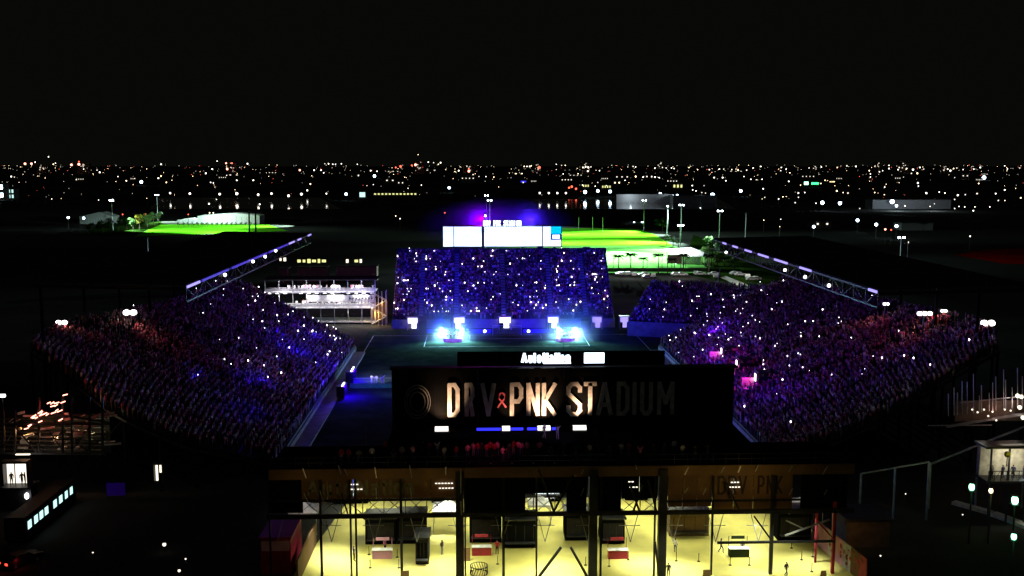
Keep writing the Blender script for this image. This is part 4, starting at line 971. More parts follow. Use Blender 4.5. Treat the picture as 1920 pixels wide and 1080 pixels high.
# printed band below the middle floor with blocky illegible relief
m = MB(); m.box(((hx0 * .62 + hx1 * .38 + hx1) / 2, 278.9, 7.2), (hx1 - (hx0 * .62 + hx1 * .38), .08, 1.9)); m.build('banner_band', M['white'], hs, inv)
m = MB(); x = P(655, 560, 278.8).x
for k in range(9):
    m.bar((x + k * .85, 278.8, 6.6), (x + k * .85 + R_.uniform(-.15, .35), 278.8, 7.9), .1, .3); m.bar((x + k * .85, 278.8, R_.uniform(6.8, 7.6)), (x + k * .85 + .5, 278.8, R_.uniform(6.8, 7.6)), .1, .22)
m.build('banner_pattern', M['blackcloth'], hs, inv)
m = MB()
for k in range(14):
    if k in (3, 9): continue
    x = hx0 + 1 + (hx1 - hx0 - 2) * k / 13; m.box((x, 280, 8.55), (.9, .4, .14)); m.box((x, 281, 12.1), (.7, .3, .12))
m.build('ceiling_lamp', M['g_hosp'], hs, inv)
for x in (-53, -46, -39, -32): lamp('terrace_light', 'AREA', (x, 281, 11.9), (x, 280.5, 9), 1500, (.92, .86, 1), 4, spread=160); lamp('terrace_light', 'AREA', (x, 280, 8.3), (x, 279.8, 5), 1100, (1, .96, .98), 4, spread=160); lamp('terrace_light', 'POINT', (x, 276, 9.5), None, 300, (.95, .9, 1), .5)
lamp('terrace_light', 'POINT', (-36, 279, 3.4), None, 90, (1, .95, .7), .5); lamp('terrace_light', 'POINT', (-30, 278.5, 3.2), None, 80, (1, .95, .7), .5)
for k in range(74):
    z = 9.08 if k < 44 else 4.78; x = R_.uniform(hx0 + 6 if z > 9 else hx0 + 8, hx1 - .7); up = z > 9
    sh_, tr_ = R_.choice(['white', 'white', 'white', 'pink', 'grey']), R_.choice(['white', 'white', 'denim'])
    person((x, 280 + R_.uniform(0, 1.6), z), R_.uniform(-.7, .7), R_.choice(['stand', 'arms', 'stand']), sh_, tr_, f'guest in {sh_} top and {tr_} trousers on the {"upper" if up else "middle"} floor of the white lit terrace', 'guests on the upper terrace' if up else 'guests on the middle terrace')
# amber lit stair tower beside it
st_ = thing('stair_tower', 'amber lit scaffold stair between the terrace and the far stand', 'stair tower', (-27, 278, 0)); 
for sx_, sy_ in ((-2, -1.5), (2, -1.5), (2, 1.5), (-2, 1.5), (0, -1.5), (1, -1.5), (-1, -1.5)):
    m = MB(); m.bar((sx_, sy_, 0), (sx_, sy_, 9.5), .14); m.build('column', M['galv'], st_)
for k in range(4):
    m = MB()
    for s in range(8): m.box((-1.8 + s * .5 if k % 2 == 0 else 1.8 - s * .5, .2, .3 + k * 2.2 + s * .27), (.5, 2.2, .06))
    m.build('stair_flight', M['offwhite'], st_)
m = MB(); m.box((0, 1.7, 3), (4.4, .1, 6)); m.build('back_panel', M['brown'], st_)
lamp('stair_light', 'POINT', (-27.5, 275.4, 3), None, 700, (1, .6, .1), .3); lamp('stair_light', 'POINT', (-26, 275.6, 6.2), None, 300, (1, .55, .12), .3)
# small yellow lit low houses behind the terrace
for px0, px1, py, Y, lab, mm in ((556, 612, 490, 380, 'row of yellow lit windows behind the terrace, longer low house', 'g_ywindow'), (630, 706, 490, 384, 'low house with white and yellow lit windows behind the terrace', 'g_ywindow'), (522, 538, 487, 376, 'small white lit hut behind the terrace', 'g_window')):
    a, b = P(px0, py, Y), P(px1, py, Y); t = thing('low_house', lab, 'house', ((a.x + b.x) / 2, Y + 3, 0)); w_ = b.x - a.x; h_ = 5.6
    m = MB(); m.box((0, 0, h_ / 2), (w_, 6, h_)); m.build('wall', M['wallbrown'], t); m = MB(); m.box((0, 0, h_ + .12), (w_ + .8, 6.8, .24)); m.build('roof', M['roof'], t)
    n_ = max(2, int(w_ / 1.6))
    for k in range(n_):
        if R_.random() < .25: continue
        m = MB(); m.box((-w_ / 2 + w_ * (k + .5) / n_, -3.0, a.z + .1), (w_ / n_ * R_.uniform(.4, .85), .1, R_.uniform(.9, 1.6))); m.build('window', M[mm if R_.random() < .7 else 'g_window'], t)
# corner bank at the far right
cb = thing('corner_stand', 'dark corner stand at the far right with a blue lit front wall', 'stand', (55, 265, 0)); inv = Vector((-55, -265, 0))
ca, cbp = P(1178, 583, 258), P(1290, 596, 250); pos = []; m = MB()
ux = Vector((cbp.x + 9 - ca.x, cbp.y - ca.y, 0)); L = ux.length; ux.normalize(); un = Vector((-ux.y, ux.x, 0))
for i in range(17):
    z = 3.2 + i * .52; q0 = ca + un * (i * .85); q0.z = 0
    sh = i * .35
    c_ = q0 + ux * ((L + i * .5) / 2 + sh * .6); m.box((c_.x, c_.y, z - .3), (L + i * .6, .86, .6), 0, math.atan2(ux.y, ux.x))
    x = .4 - .0
    while x < L + i * .5:
        if R_.random() < .9:
            r_ = q0 + ux * (x + sh * .6); pos.append((r_.x, r_.y, z, math.pi + R_.uniform(-.3, .3) + math.pi))
        x += R_.uniform(.5, .65)
m.build('stepped_tier', M['tread'], cb, inv)
m = MB(); c_ = ca + ux * (L / 2) - un * .6; m.box((c_.x, c_.y, 1.9), (L, .2, 3.8), 0, math.atan2(ux.y, ux.x)); m.build('front_wall', M['concrete'], cb, inv)
crowd('crowd', pos, 'crowd in the dark far right corner stand'); CPOS = pos
lamp('stand_front_blue_wash', 'SPOT', (12, 172, 14), (54, 166, 4), 14000, (.07, .003, 1), .4, 60, 1)
lamp('corner_blue_light', 'SPOT', (c_.x - 2, c_.y - 11, 7), (c_.x - 2, c_.y, 3), 1500, BL, .3, 80, 1)
lamp('corner_blue_light', 'SPOT', (c_.x, c_.y - 22, 18), (c_.x, c_.y + 8, 6), 2500, BV, .3, 60, 1)
phones(CPOS, 24, 'lit phone held up in the dark far right corner stand', 'phones held up in the corner stand', lambda x, y, z: 1, 1.2)
# pale shade sail between the corner stand and the right stand
sl = thing('shade_sail', 'pale grey fabric sail on a leaning mast by the corner stand', 'sail', G(1336, 580)); p0 = G(1336, 580)
zc = 5.0
m = MB(); m.bar((0, 0, 0), (3.5, 6, 12), .2); m.build('mast', M['galv'], sl)
m = MB(); m.add([(-1.8, 1, 3.2), (.2, .4, 2.4), (1.5, 1, 3.4), (2.6, .4, 4.4), (1.2, 2.6, 6.6), (2.2, 4, 8.6), (.4, 2.2, 6.0), (-.9, 1.6, 5.0), (-1.8, 1.1, 3.15), (.2, .5, 2.35), (1.5, 1.1, 3.35), (2.6, .5, 4.35), (1.2, 2.7, 6.55), (2.2, 4.1, 8.55), (.4, 2.3, 5.95), (-.9, 1.7, 4.95)],
            [(0, 1, 2, 7), (2, 3, 4), (7, 2, 4, 6), (6, 4, 5), (8, 15, 10, 9), (10, 12, 11), (15, 14, 12, 10), (14, 13, 12)]); m.build('canvas', M['offwhite'], sl)
lamp('sail_light', 'SPOT', (p0.x - 2, p0.y - 7, 9), (p0.x + .5, p0.y + 1.5, 5), 420, (.8, .86, 1), .2, 70, .8)

# ================================================================== MASTS AND PRACTICE FIELDS
def mast(px, ptop, z, label, lens='g_flood', heads=2, lights=(), pbase=None, hs_=1.0):
    v = ray(px, ptop); t_ = (z - CAM_H) / v.z; p = Vector((v.x * t_, v.y * t_, 0)); r = .22
    t = thing('floodlight_mast', label, 'floodlight mast', p)
    m = MB(); m.cyl((0, 0, 0), (0, 0, z), .32, .18, 8); m.bar((-1.3, 0, z - .2), (1.3, 0, z - .2), .15); m.build('pole', M['galv'], t)
    for k in range(heads):
        x = -1.0 + 2.0 * k / max(1, heads - 1) if heads > 1 else 0
        m = MB(); m.box((x, .1, z + .2), (.9 * hs_, .5, .7)); m.box((x, -.2, z + .15), (.8 * hs_, .12, .6), 1); m.build('lamp_head', [M['steel'], M[lens]], t)
    for dx, dy, e, ang in lights: lamp('mast_light', 'SPOT', (p.x, p.y - .5, z + .4), (p.x + dx * .5, p.y + dy * .5, 0), e * .75, CW, .4, 68, .5)
    return p
CW, CB = (.66, 1, .88), (.45, .65, 1)
mast(912, 367, 21, 'taller left one of two floodlight masts behind the scoreboard', lights=[(40, -70, 1.0e6, 75)])
mast(918, 376, 21, 'shorter right one of two floodlight masts behind the scoreboard', lights=[(40, -60, 1.0e6, 75)])
mast(910, 405, 17, 'low floodlight just above the scoreboard lettering', heads=1)
mast(1208, 376, 20, 'white floodlight mast at the far right edge of the practice field', lights=[(-45, -35, 1.1e6, 80)])
mast(1252, 387, 20, 'middle floodlight mast right of the practice field', lights=[(-50, -20, 1.1e6, 80)], heads=1)
mast(1278, 385, 20.5, 'floodlight mast right of the practice field with a second low lamp beside', lights=[(-45, -50, 1.4e6, 80)])
mast(1276, 423, 12, 'very bright low floodlight at the right of the practice field', heads=2, lights=[(-35, -30, 5e5, 90)], hs_=1.5)
mast(1350, 396, 20, 'lone floodlight mast above the far end of the right canopy', lights=[(-40, -40, 1.0e6, 80)])
mast(209, 376, 20, 'left floodlight mast by the left practice field', lights=[(55, 5, 1.1e6, 85)])
mast(294, 366, 20, 'second floodlight mast by the left practice field, blue glow around', lights=[(45, -55, 1.3e6, 85)])
mast(1690, 446, 14, 'bright lone lamp mast in the dark beyond the right canopy', heads=2)
mast(1703, 455, 15, 'thin dark pole right of the bright lone lamp', lens='g_citydim', heads=1, hs_=.3)
mast(276, 447, 17, 'thin dark pole behind the left canopy', lens='blacksteel', heads=1, hs_=.3)
mast(1399, 400, 16, 'thin unlit pole right of the practice field', lens='blacksteel', heads=1, hs_=.3)
# added lamps without masts, put in to brighten the practice fields
for x, y, dx, dy, e, c_ in ((22, 560, 50, 10, 1.2e6, CW), (30, 640, 50, -5, 1.2e6, CW), (128, 630, -50, 0, 1.2e6, CW), (20, 470, 50, -8, 1.5e6, (.7, 1, .9)), (118, 500, -45, -40, 1.6e6, (.7, 1, .9)), (70, 520, 5, -60, 1.5e6, (.7, 1, .9)), (-125, 735, -45, -10, 1.2e6, CW), (-150, 640, -35, 50, 1.2e6, CW)):
    lamp('added_field_light', 'SPOT', (x, y, 20.5), (x + dx * .5, y + dy * .5, 0), e * .5, c_, .4, 68, .5)
    lamp('added_field_light', 'SPOT', (x, y, 20.5), (x + dx * 1.1, y + dy * 1.1, 0), e * .5, c_, .4, 46, .6)
# dark posts of the field fence (right) and ball nets
fp = thing('net_fence', 'thin dark posts of the ball net along the near edge of the practice field', 'fence', G(1200, 511))
b0 = G(1200, 511)
for px in (1070, 1128, 1150, 1182, 1213, 1241, 1285, 1320):
    q = G(px, 511) - b0; m = MB(); m.bar((q.x, q.y, 0), (q.x, q.y, 7.5), .16); m.build('post', M['steel'], fp)
m = MB(); m.bar(G(1060, 511) - b0 + Vector((0, 0, 1.1)), G(1330, 511) - b0 + Vector((0, 0, 1.1)), .08, 1.6); m.build('hedge_screen', M['palm'], fp)
for px in (1085, 1111, 1130): 
    p = G(px, 433); m = MB(); m.bar((0, 0, 0), (0, 0, 9), .25); m.box((0, 0, .1), (.8, .8, .2)); tag(m.build('white_post', M['white'], None, p), 'tall pale post at the far edge of the practice field', 'post', 'pale posts at the practice field edge')
for px in (468, 480):
    p = G(px, 436); m = MB(); m.bar((0, 0, 0), (0, 0, 14), .9); m.box((0, 0, .2), (1.4, 1.4, .4)); tag(m.build('dark_post', M['blacksteel'], None, p), 'dark upright post before the white hall', 'post', 'dark posts before the white hall')
# white halls beyond the left field
def hall(px0, px1, py, label, h0, h1, m_='white', depth=18):
    a, b = G(px0, py), G(px1, py); w_ = b.x - a.x; t = thing('hall', label, 'hall', ((a.x + b.x) / 2, a.y, 0))
    m = MB(); m.prism([(-w_ / 2, 0), (w_ / 2, 0), (w_ / 2, h0), (w_ * .12, h1), (-w_ / 2, h0 * .95)], 0, depth); m.build('wall', M[m_], t)
    m = MB(); m.bar((-w_ / 2, -.1, h0 * .95 + .1), (w_ * .12, -.1, h1 + .1), .3); m.bar((w_ * .12, -.1, h1 + .1), (w_ / 2, -.1, h0 + .1), .3); m.build('roof_edge', M['galv'], t)
    m = MB()
    for k in range(12): m.box((-w_ / 2 + w_ * (k + .5) / 12, -.06, h0 * .45), (.16, .1, h0 * .86))
    m.build('wall_rib', M['galv'], t)
    return t
hall(371, 486, 420, 'wide white lit hall at the back of the left practice field', 6.2, 8.0)
hall(333, 365, 419, 'small low white hall left of the wide white hall', 2.6, 3.4)
hall(150, 208, 420, 'dim dark gabled hall left of the left field mast', 5.5, 8.5, 'wallgrey')
lamp('hall_light', 'SPOT', (-195, 735, 14), (-183, 762, 4), 6e4, (.8, 1, .97), .4, 90, .9)
# white peaked roof and sign board at the right of the practice field
p = G(1292, 496); t = thing('pavilion', 'bright white pavilion roof right of the practice field', 'pavilion', p)
m = MB(); m.add([(-8, -5, 4), (7.5, -6, 4), (9, 8, 4.6), (-7, 22, 5.2), (1, 2, 7.4)], [(0, 1, 4), (1, 2, 4), (2, 3, 4), (3, 0, 4), (3, 2, 1, 0)]); m.build('roof', M['white'], t)
m = MB(); m.box((0, 6, 2), (11, 9, 4)); m.build('wall', M['white'], t)
for x, y in ((-7.5, -4.6), (7, -5.5), (8.4, 7.4), (-6.4, 20)):
    m = MB(); m.bar((x, y, 0), (x, y, 4.1), .3); m.build('post', M['galv'], t)
lamp('pavilion_light', 'SPOT', (p.x - 6, p.y - 6, 19), (p.x, p.y + 4, 5), 3.5e4, (.85, 1, .98), .3, 80, .9)
p = G(1264, 512); t = thing('notice_board', 'dark brown board on legs before the practice field', 'board', p)
m = MB(); m.box((0, 0, 5.6), (6, .3, 3.4)); m.build('board', M['wallbrown'], t)
for x in (-2.7, 0, 2.7): m = MB(); m.bar((x, .1, 0), (x, .1, 5), .25); m.build('leg', M['blacksteel'], t)
m = MB(); m.box((0, 0, 7.45), (6.4, .7, .2)); m.build('cap', M['blacksteel'], t)
# stand-like bank with lamps at the far end of the field
p = G(1185, 423); m = MB(); m.box((0, 0, 2.6), (16, 6, .3)); m.box((0, 2.6, 1.3), (16, .4, 2.6)); m.bar((-7.6, -2.6, 0), (-7.6, -2.6, 2.5), .3); m.bar((7.6, -2.6, 0), (7.6, -2.6, 2.5), .3)
m.box((1, -3.05, 2.65), (1.0, .1, .5), 1); m.box((7, -3.05, 2.65), (1.6, .1, .5), 1)
tag(m.build('field_shelter', [M['wallgrey'], M['g_bluewhite']], None, p), 'low grey shelter with two white lamps at the far end of the practice field', 'shelter')

# ================================================================== TREES AND PALMS
def leaf_cloud(mb, c, r, n, size, mi=0):
    for _ in range(n):
        d = Vector((R_.gauss(0, 1), R_.gauss(0, 1), R_.gauss(0, 1))).normalized() * r * R_.random() ** .35
        q = Vector(c) + Vector((d.x, d.y, d.z * .7)); a = Vector((R_.uniform(-1, 1), R_.uniform(-1, 1), R_.uniform(-.6, .6))).normalized() * size; b = a.cross(Vector((R_.uniform(-1, 1), R_.uniform(-1, 1), 1))).normalized() * size * .7
        mb.quad(q - a - b, q + a - b, q + a + b, q - a + b, mi)
def tree(p, h, label, group, m_='foliage', proto={}):
    key = (m_, R_.randrange(2))
    if key not in proto:
        t = MB(); t.cyl((0, 0, 0), (.1, 0, 4.2), .3, .16, 7)
        for k in range(5): a = k * 1.26; t.cyl((.05, 0, 2.6 + k * .3), (1.8 * math.cos(a), 1.8 * math.sin(a), 4.6 + k * .35), .12, .04, 5)
        c = MB()
        for k in range(9): leaf_cloud(c, (R_.uniform(-2, 2), R_.uniform(-2, 2), R_.uniform(3.6, 7)), R_.uniform(1.0, 1.7), 70, .26)
        proto[key] = (t.mesh('trunk', M['bark']), c.mesh('crown', M[m_]))
    e = thing('tree', label, 'tree', p, R_.uniform(0, 6), group); s = h / 8; e.scale = (s, s, s)
    obj('trunk', proto[key][0], e); obj('crown', proto[key][1], e); return e
for px, py, h, m_ in ((168, 440, 8, 'foliage'), (190, 438, 9, 'foliage'), (205, 436, 8, 'foliage'), (222, 434, 9, 'foliage'), (238, 430, 8, 'foliage'), (250, 432, 9, 'foliage'), (262, 430, 11, 'yfoliage'), (276, 426, 10, 'foliage'), (288, 422, 10, 'foliage'), (298, 418, 9, 'foliage')):
    tree(G(px, py), h, 'yellowish bushy tree in the lit clump left of the left field' if m_ == 'yfoliage' else 'dark green tree in the clump left of the left practice field', None if m_ == 'yfoliage' else 'trees left of the left practice field', m_)
for px, py, h in ((1232, 432, 8), (1243, 434, 9), (1250, 460, 6), (1262, 462, 6), (1272, 463, 5), (1333, 500, 9), (1326, 492, 8), (1345, 505, 8), (1358, 500, 7), (1375, 505, 7), (1330, 470, 8), (1345, 480, 8), (1390, 500, 7)):
    tree(G(px, py), h, 'green tree at the right side of the right practice field', 'trees right of the practice field')
for px in range(335, 480, 9): tree(G(px, 425), 3.4, 'low bush in the hedge row before the white hall', 'bushes before the white hall')
def palm(p, h, label, proto={}):
    if not proto:
        t = MB(); t.cyl((0, 0, 0), (.15, 0, 3), .2, .17, 7); t.cyl((.15, 0, 3), (.05, 0, 6), .17, .14, 7)
        proto['t'] = t.mesh('trunk', M['bark']); c = MB()
        for k in range(16):
            a = k * 2.4; up = R_.uniform(.1, .9); pv = Vector((.05, 0, 6)); d = Vector((math.cos(a), math.sin(a), 0)); n = Vector((-d.y, d.x, 0))
            for s in range(5):
                q = pv + d * .42 + Vector((0, 0, (up - s * .32) * .42)); w0, w1 = .28 * (1 - s / 6), .28 * (1 - (s + 1) / 6)
                c.quad(pv - n * w0 + Vector((0, 0, -.08)), q - n * w1 + Vector((0, 0, -.08)), q, pv); c.quad(pv, q, q + n * w1 + Vector((0, 0, -.08)), pv + n * w0 + Vector((0, 0, -.08))); dn = Vector((0, 0, -.55 + .06 * s)); c.quad(pv + n * .05, q + n * .05, q + n * .12 + dn, pv + n * .12 + dn); pv = q
        proto['c'] = c.mesh('crown', M['palm'])
    e = thing('palm_tree', label, 'palm', p, R_.uniform(0, 6), 'palms before the practice field'); s = h / 5.2; e.scale = (s, s, s); obj('trunk', proto['t'], e); obj('crown', proto['c'], e)
for px, py, h, lab in ((1160, 512, 6, 'leftmost palm before the bright practice field'), (1183, 512, 6.6, 'second palm from the left, the tallest beside it'), (1206, 512, 5.2, 'short palm in the middle of the palm row'), (1234, 512, 6.4, 'palm just left of the brown board'), (1259, 513, 5, 'palm in front of the brown board'), (1281, 512, 6.3, 'palm just right of the brown board'), (1329, 514, 6.5, 'rightmost palm at the dark end of the field')):
    palm(G(px, py), h, lab)

# ================================================================== VEHICLES
def make_car():
    t = thing('parked_car', 'parked car', 'car')
    prof = [(-2.2, .35), (2.2, .35), (2.25, .75), (1.9, .92), (1.0, .98), (.45, 1.42), (-1.1, 1.45), (-1.75, 1.02), (-2.2, .95)]
    m = MB(); m.prism(prof, -.88, .88); m.build('body', M['carwhite'], t)
    m = MB()
    for y in (-.885, .885): m.prism([(.8, 1.0), (.38, 1.36), (-1.02, 1.38), (-1.45, 1.02)], y - .01, y + .01)
    m.build('side_window', M['glass'], t)
    for x, y in ((-1.35, -.82), (1.35, -.82), (1.35, .82), (-1.35, .82)):
        m = MB(); m.cyl((x, y - .12, .33), (x, y + .12, .33), .33, None, 12); w_ = m.build('wheel', M['tyre'], t); m = MB(); m.cyl((x, y - .13, .33), (x, y + .13, .33), .19, None, 8); m.build('rim', M['galv'], w_)
    for y in (-.6, .6): m = MB(); m.box((2.23, y, .72), (.06, .35, .16)); m.build('headlight', M['white'], t)
    return t
car0 = make_car(); first = True
crs = [(1164, 516, 0), (1176, 516, 0), (1190, 517, 0), (1207, 517, 1), (1214, 522, 0), (1225, 519, 2), (1268, 517, 0), (1279, 517, 0), (1305, 515, 0), (1313, 516, 0), (1337, 516, 0), (1342, 521, 0), (1379, 515, 0), (1388, 517, 0), (1402, 521, 1), (1410, 526, 0), (1416, 525, 0)]
for i, (px, py, c_) in enumerate(crs):
    p = G(px, py); rz = R_.choice([0, math.pi]) + R_.uniform(-.1, .1) + (1.4 if i % 3 == 2 else 0); lab = f'pale car parked in the row before the practice field hedge' if px < 1345 else 'pale car parked beside the lit path at the right'
    grp = 'cars parked before the practice field' if px < 1345 else 'cars parked by the lit path'
    if first: car0.location = p; car0.rotation_euler = (0, 0, rz); car0['label'] = lab; car0['group'] = grp; first = False; o = car0
    else: o = copy_thing(car0, p, rz, lab, grp)
for px in (1180, 1270, 1390): q = G(px, 518); lamp('car_park_light', 'POINT', (q.x, q.y - 8, 7), None, 1500, (1, .98, .85), .3)
q = G(1375, 531); lamp('path_light', 'SPOT', (q.x, q.y - 3, 8), (q.x + 2, q.y, 0), 2600, (1, .97, .75), .3, 110, .9)
# bus with lit windows at the left
bus = thing('bus', 'dark bus with a row of lit teal windows parked behind the left stand', 'bus', (-51, 125.5, 0))
ba, bb = G(54, 985, 2.0), G(132, 917, 2.0); bl = bb.y - ba.y
m = MB(); m.prism([(-1.25, .4), (1.25, .4), (1.25, 2.9), (1.1, 3.15), (-1.1, 3.15), (-1.25, 2.9)], -bl / 2 - .7, bl / 2 + .7); bus.location = (ba.x - 1.27, (ba.y + bb.y) / 2, 0); m.build('body', M['carblack'], bus)
k_ = 0
for f0 in (.02, .15, .26, .37, .56, .69, .82, .94):
    y = -bl / 2 + bl * f0; m = MB(); m.box((1.26, y, 2.05), (.05, .95 if f0 < .8 else .8, .95)); m.build('window', M['g_bus'], bus)
for x in (-1.15, 1.15):
    for y in (-bl * .36, bl * .34): m = MB(); m.cyl((x - .14, y, .5), (x + .14, y, .5), .5, None, 14); m.build('wheel', M['tyre'], bus)
m = MB(); m.box((1.3, -bl / 2 - .2, 1.2), (.08, .3, .12)); m.build('mirror', M['blacksteel'], bus)

# ================================================================== LIT ENDS OF THE SIDE STANDS, BACK OF HOUSE
t = thing('scaffold', 'warm lit steel underside at the outer end of the left stand', 'scaffold', (-54, 134, 0)); iv = Vector((54, -134, 0))
def lp(px, py, Y=131.0): return P(px, py, Y)
for px in (6, 28, 73, 118, 135, 168, 192):
    m = MB(); a = lp(px, 850); b = lp(px, 745 if px > 60 else 770); m.bar(a, b, .25); m.build('column', M['steel'], t, iv)
for (x0, y0, x1, y1) in ((0, 795, 206, 795), (0, 850, 200, 850), (70, 822, 195, 826), (70, 772, 206, 792)):
    m = MB(); m.bar(lp(x0, y0), lp(x1, y1), .22); m.build('beam', M['steel'], t, iv)
for (x0, y0, x1, y1) in ((0, 850, 28, 800), (28, 800, 70, 850), (75, 848, 118, 808), (90, 805, 118, 845), (118, 808, 165, 845), (135, 845, 165, 805)):
    m = MB(); m.bar(lp(x0, y0, 130.8), lp(x1, y1, 130.8), .14); m.build('brace', M['steel'], t, iv)
m = MB(); a, b = lp(0, 850, 136), lp(205, 775, 136); m.box(((a.x + b.x) / 2, 136, (a.z + b.z) / 2), (b.x - a.x, .2, b.z - a.z)); m.build('back_panel', M['blacksteel'], t, iv)
m = MB()
for k in range(9): m.bar(lp(0, 850 - k * 8, 133.5 + .2 * k), lp(200, 852 - k * 8.5, 133.5 + .2 * k), .5, .08)
m.build('seat_tread', M['steel'], t, iv)
m = MB()
for _ in range(34): q = lp(R_.uniform(4, 195), R_.uniform(775, 848), 132.4); m.bar(q, q + Vector((R_.uniform(.4, 2.4), 0, R_.uniform(-.1, .7))), .3, R_.uniform(.08, .42))  # random off-white bars added to read as bright bits of light
tag(m.build('light_fleck', M['offwhite'], t, iv), kind='stuff')
# underside lamps and light coming through the treads
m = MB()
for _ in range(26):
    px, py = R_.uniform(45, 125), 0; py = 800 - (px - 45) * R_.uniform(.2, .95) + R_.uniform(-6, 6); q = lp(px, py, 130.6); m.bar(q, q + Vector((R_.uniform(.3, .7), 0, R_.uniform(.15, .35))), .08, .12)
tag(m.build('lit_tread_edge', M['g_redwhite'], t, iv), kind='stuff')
lamp('understand_light', 'POINT', (lp(40, 820).x, 132.6, lp(40, 815).z), None, 120, (1, .5, .18), .3); lamp('understand_light', 'POINT', (lp(100, 830).x, 132.6, lp(100, 825).z), None, 170, (1, .6, .28), .3)
lamp('understand_light', 'POINT', (lp(160, 820).x, 132.6, lp(160, 812).z), None, 110, (.9, .85, .45), .3); lamp('understand_red_light', 'POINT', (lp(90, 770).x, 131, lp(90, 762).z), None, 160, (1, .08, .05), .3)
m = MB(); m.box((0, 0, 0), (1.8, .25, .14)); m.bar((0, .1, .07), (0, .1, .8), .06, mi=1); tag(m.build('tube_lamp', [M['g_window'], M['steel']], None, lp(43, 852, 130)), 'white tube lamp under the outer left stand end', 'lamp')
m = MB(); m.box((0, 0, 0), (.9, .3, .35)); m.bar((0, .2, -6), (0, .2, 0), .12, mi=1); tag(m.build('wall_lamp', [M['g_white'], M['steel']], None, lp(3, 742, 131)), 'small white lamp at the left picture edge beside the stand end', 'lamp')
# doorway with people at the far left
p = P(33, 908, 128); t = thing('lit_doorway', 'bright cream doorway below the left stand end with people in it', 'doorway', (p.x, 128, p.z))
h_ = P(33, 868, 128).z - p.z
m = MB(); m.box((0, .5, h_ / 2), (2.9, .06, h_)); m.build('lit_wall', M['g_door'], t); m = MB(); m.box((-1.6, 0, h_ / 2), (.3, 1.2, h_ + .3)); m.box((1.6, 0, h_ / 2), (.3, 1.2, h_ + .3)); m.box((0, 0, h_ + .2), (3.4, 1.2, .3)); m.box((0, 0, -.1), (4.2, 3, .2)); m.box((0, .2, -p.z / 2 - .1), (4.0, 2, p.z - .2)); m.build('frame', M['steel'], t)
m = MB(); m.bar((-.2, -.1, 0), (-.2, -.1, h_), .1); m.build('mullion', M['blacksteel'], t)
for dx, lab, po in ((-.55, 'person in dark clothes at the left of the cream doorway', 'stand'), (.75, 'person in dark clothes at the right of the cream doorway', 'walk'), (1.15, 'second person in dark clothes at the right edge of the cream doorway', 'stand')): person((p.x + dx, 127.6, p.z), R_.uniform(0, 3), po, 'black', 'black', lab)
m = MB(); m.ball((0, 0, 0), .28, 0, 1.5); m.bar((0, 0, -2.6), (0, 0, -.3), .08, mi=1); p = P(50, 930, 127); tag(m.build('post_lamp', [M['g_white'], M['steel']], None, p), 'oval white lamp below the cream doorway', 'lamp')
# narrow lit door under the left stand
p = P(298, 902, 131); t = thing('lit_doorway', 'narrow white lit door under the dark left stand', 'doorway', (p.x, 131, max(.05, p.z)))
m = MB(); m.box((-.28, .2, 1.05), (.3, .05, 2.1)); m.box((.25, .2, 1.6), (.35, .05, 1.0)); m.build('lit_wall', M['g_window'], t); m = MB(); m.box((-.6, 0, 1.2), (.2, .6, 2.5)); m.box((.6, 0, 1.2), (.2, .6, 2.5)); m.box((0, 0, 2.5), (1.4, .6, .2)); m.build('frame', M['steel'], t)
# dim blue screen and small ground lamps left
p = G(218, 935); t = thing('blue_panel', 'dim blue lit panel standing in the dark left foreground', 'panel', p); m = MB(); m.box((0, 0, 1.3), (2.4, .1, 1.7)); m.build('screen', mat('dim_blue_screen', (.02, .01, .1), .6, em=(.03, .0, .25), es=.12), t); m = MB(); m.bar((-1, .1, 0), (-1, .1, 2.2), .08); m.bar((1, .1, 0), (1, .1, 2.2), .08); m.build('leg', M['blacksteel'], t)
def ground_lamp(px, py, label, mm, h=1.0, r=.16, grp=None):
    p = G(px, py, h); m = MB(); m.cyl((0, 0, -h), (0, 0, -.1), .06, .05, 6, 1); m.ball((0, 0, 0), r, 0); m.cyl((0, 0, r * .8), (0, 0, r), r * .5, r * .2, 8, 1); tag(m.build('ground_lamp', [M[mm], M['steel']], None, p), label, 'lamp', grp)
ground_lamp(308, 1021, 'pale lamp alone in the dark lower left', 'g_window', 1, .22); ground_lamp(348, 1048, 'small dim lamp below the pale lamp lower left', 'g_citydim', .6, .1); ground_lamp(336, 1070, 'yellowish lamp near the bottom edge at left', 'g_window', .6, .16); ground_lamp(174, 1036, 'tiny lamp right of the red tail lights', 'g_window', .6, .09)
# car with red tail lights at the lower left
c2 = copy_thing(car0, G(40, 1058), 1.05, 'dark car with red tail lights at the lower left corner'); del c2['group']
for ch in c2.children:
    if ch.name.startswith('body'): ch.data = ch.data.copy(); ch.data.materials[0] = M['carblack']
m = MB(); m.box((-2.21, -.6, .85), (.08, .4, .2)); m.build('tail_light', M['g_red'], c2); m = MB(); m.box((-2.21, .6, .85), (.08, .4, .2)); m.build('tail_light', M['g_red'], c2)
lamp('tail_light_glow', 'POINT', tuple(G(33, 1052, 1.0)), None, 6, (1, .03, .05), .2)
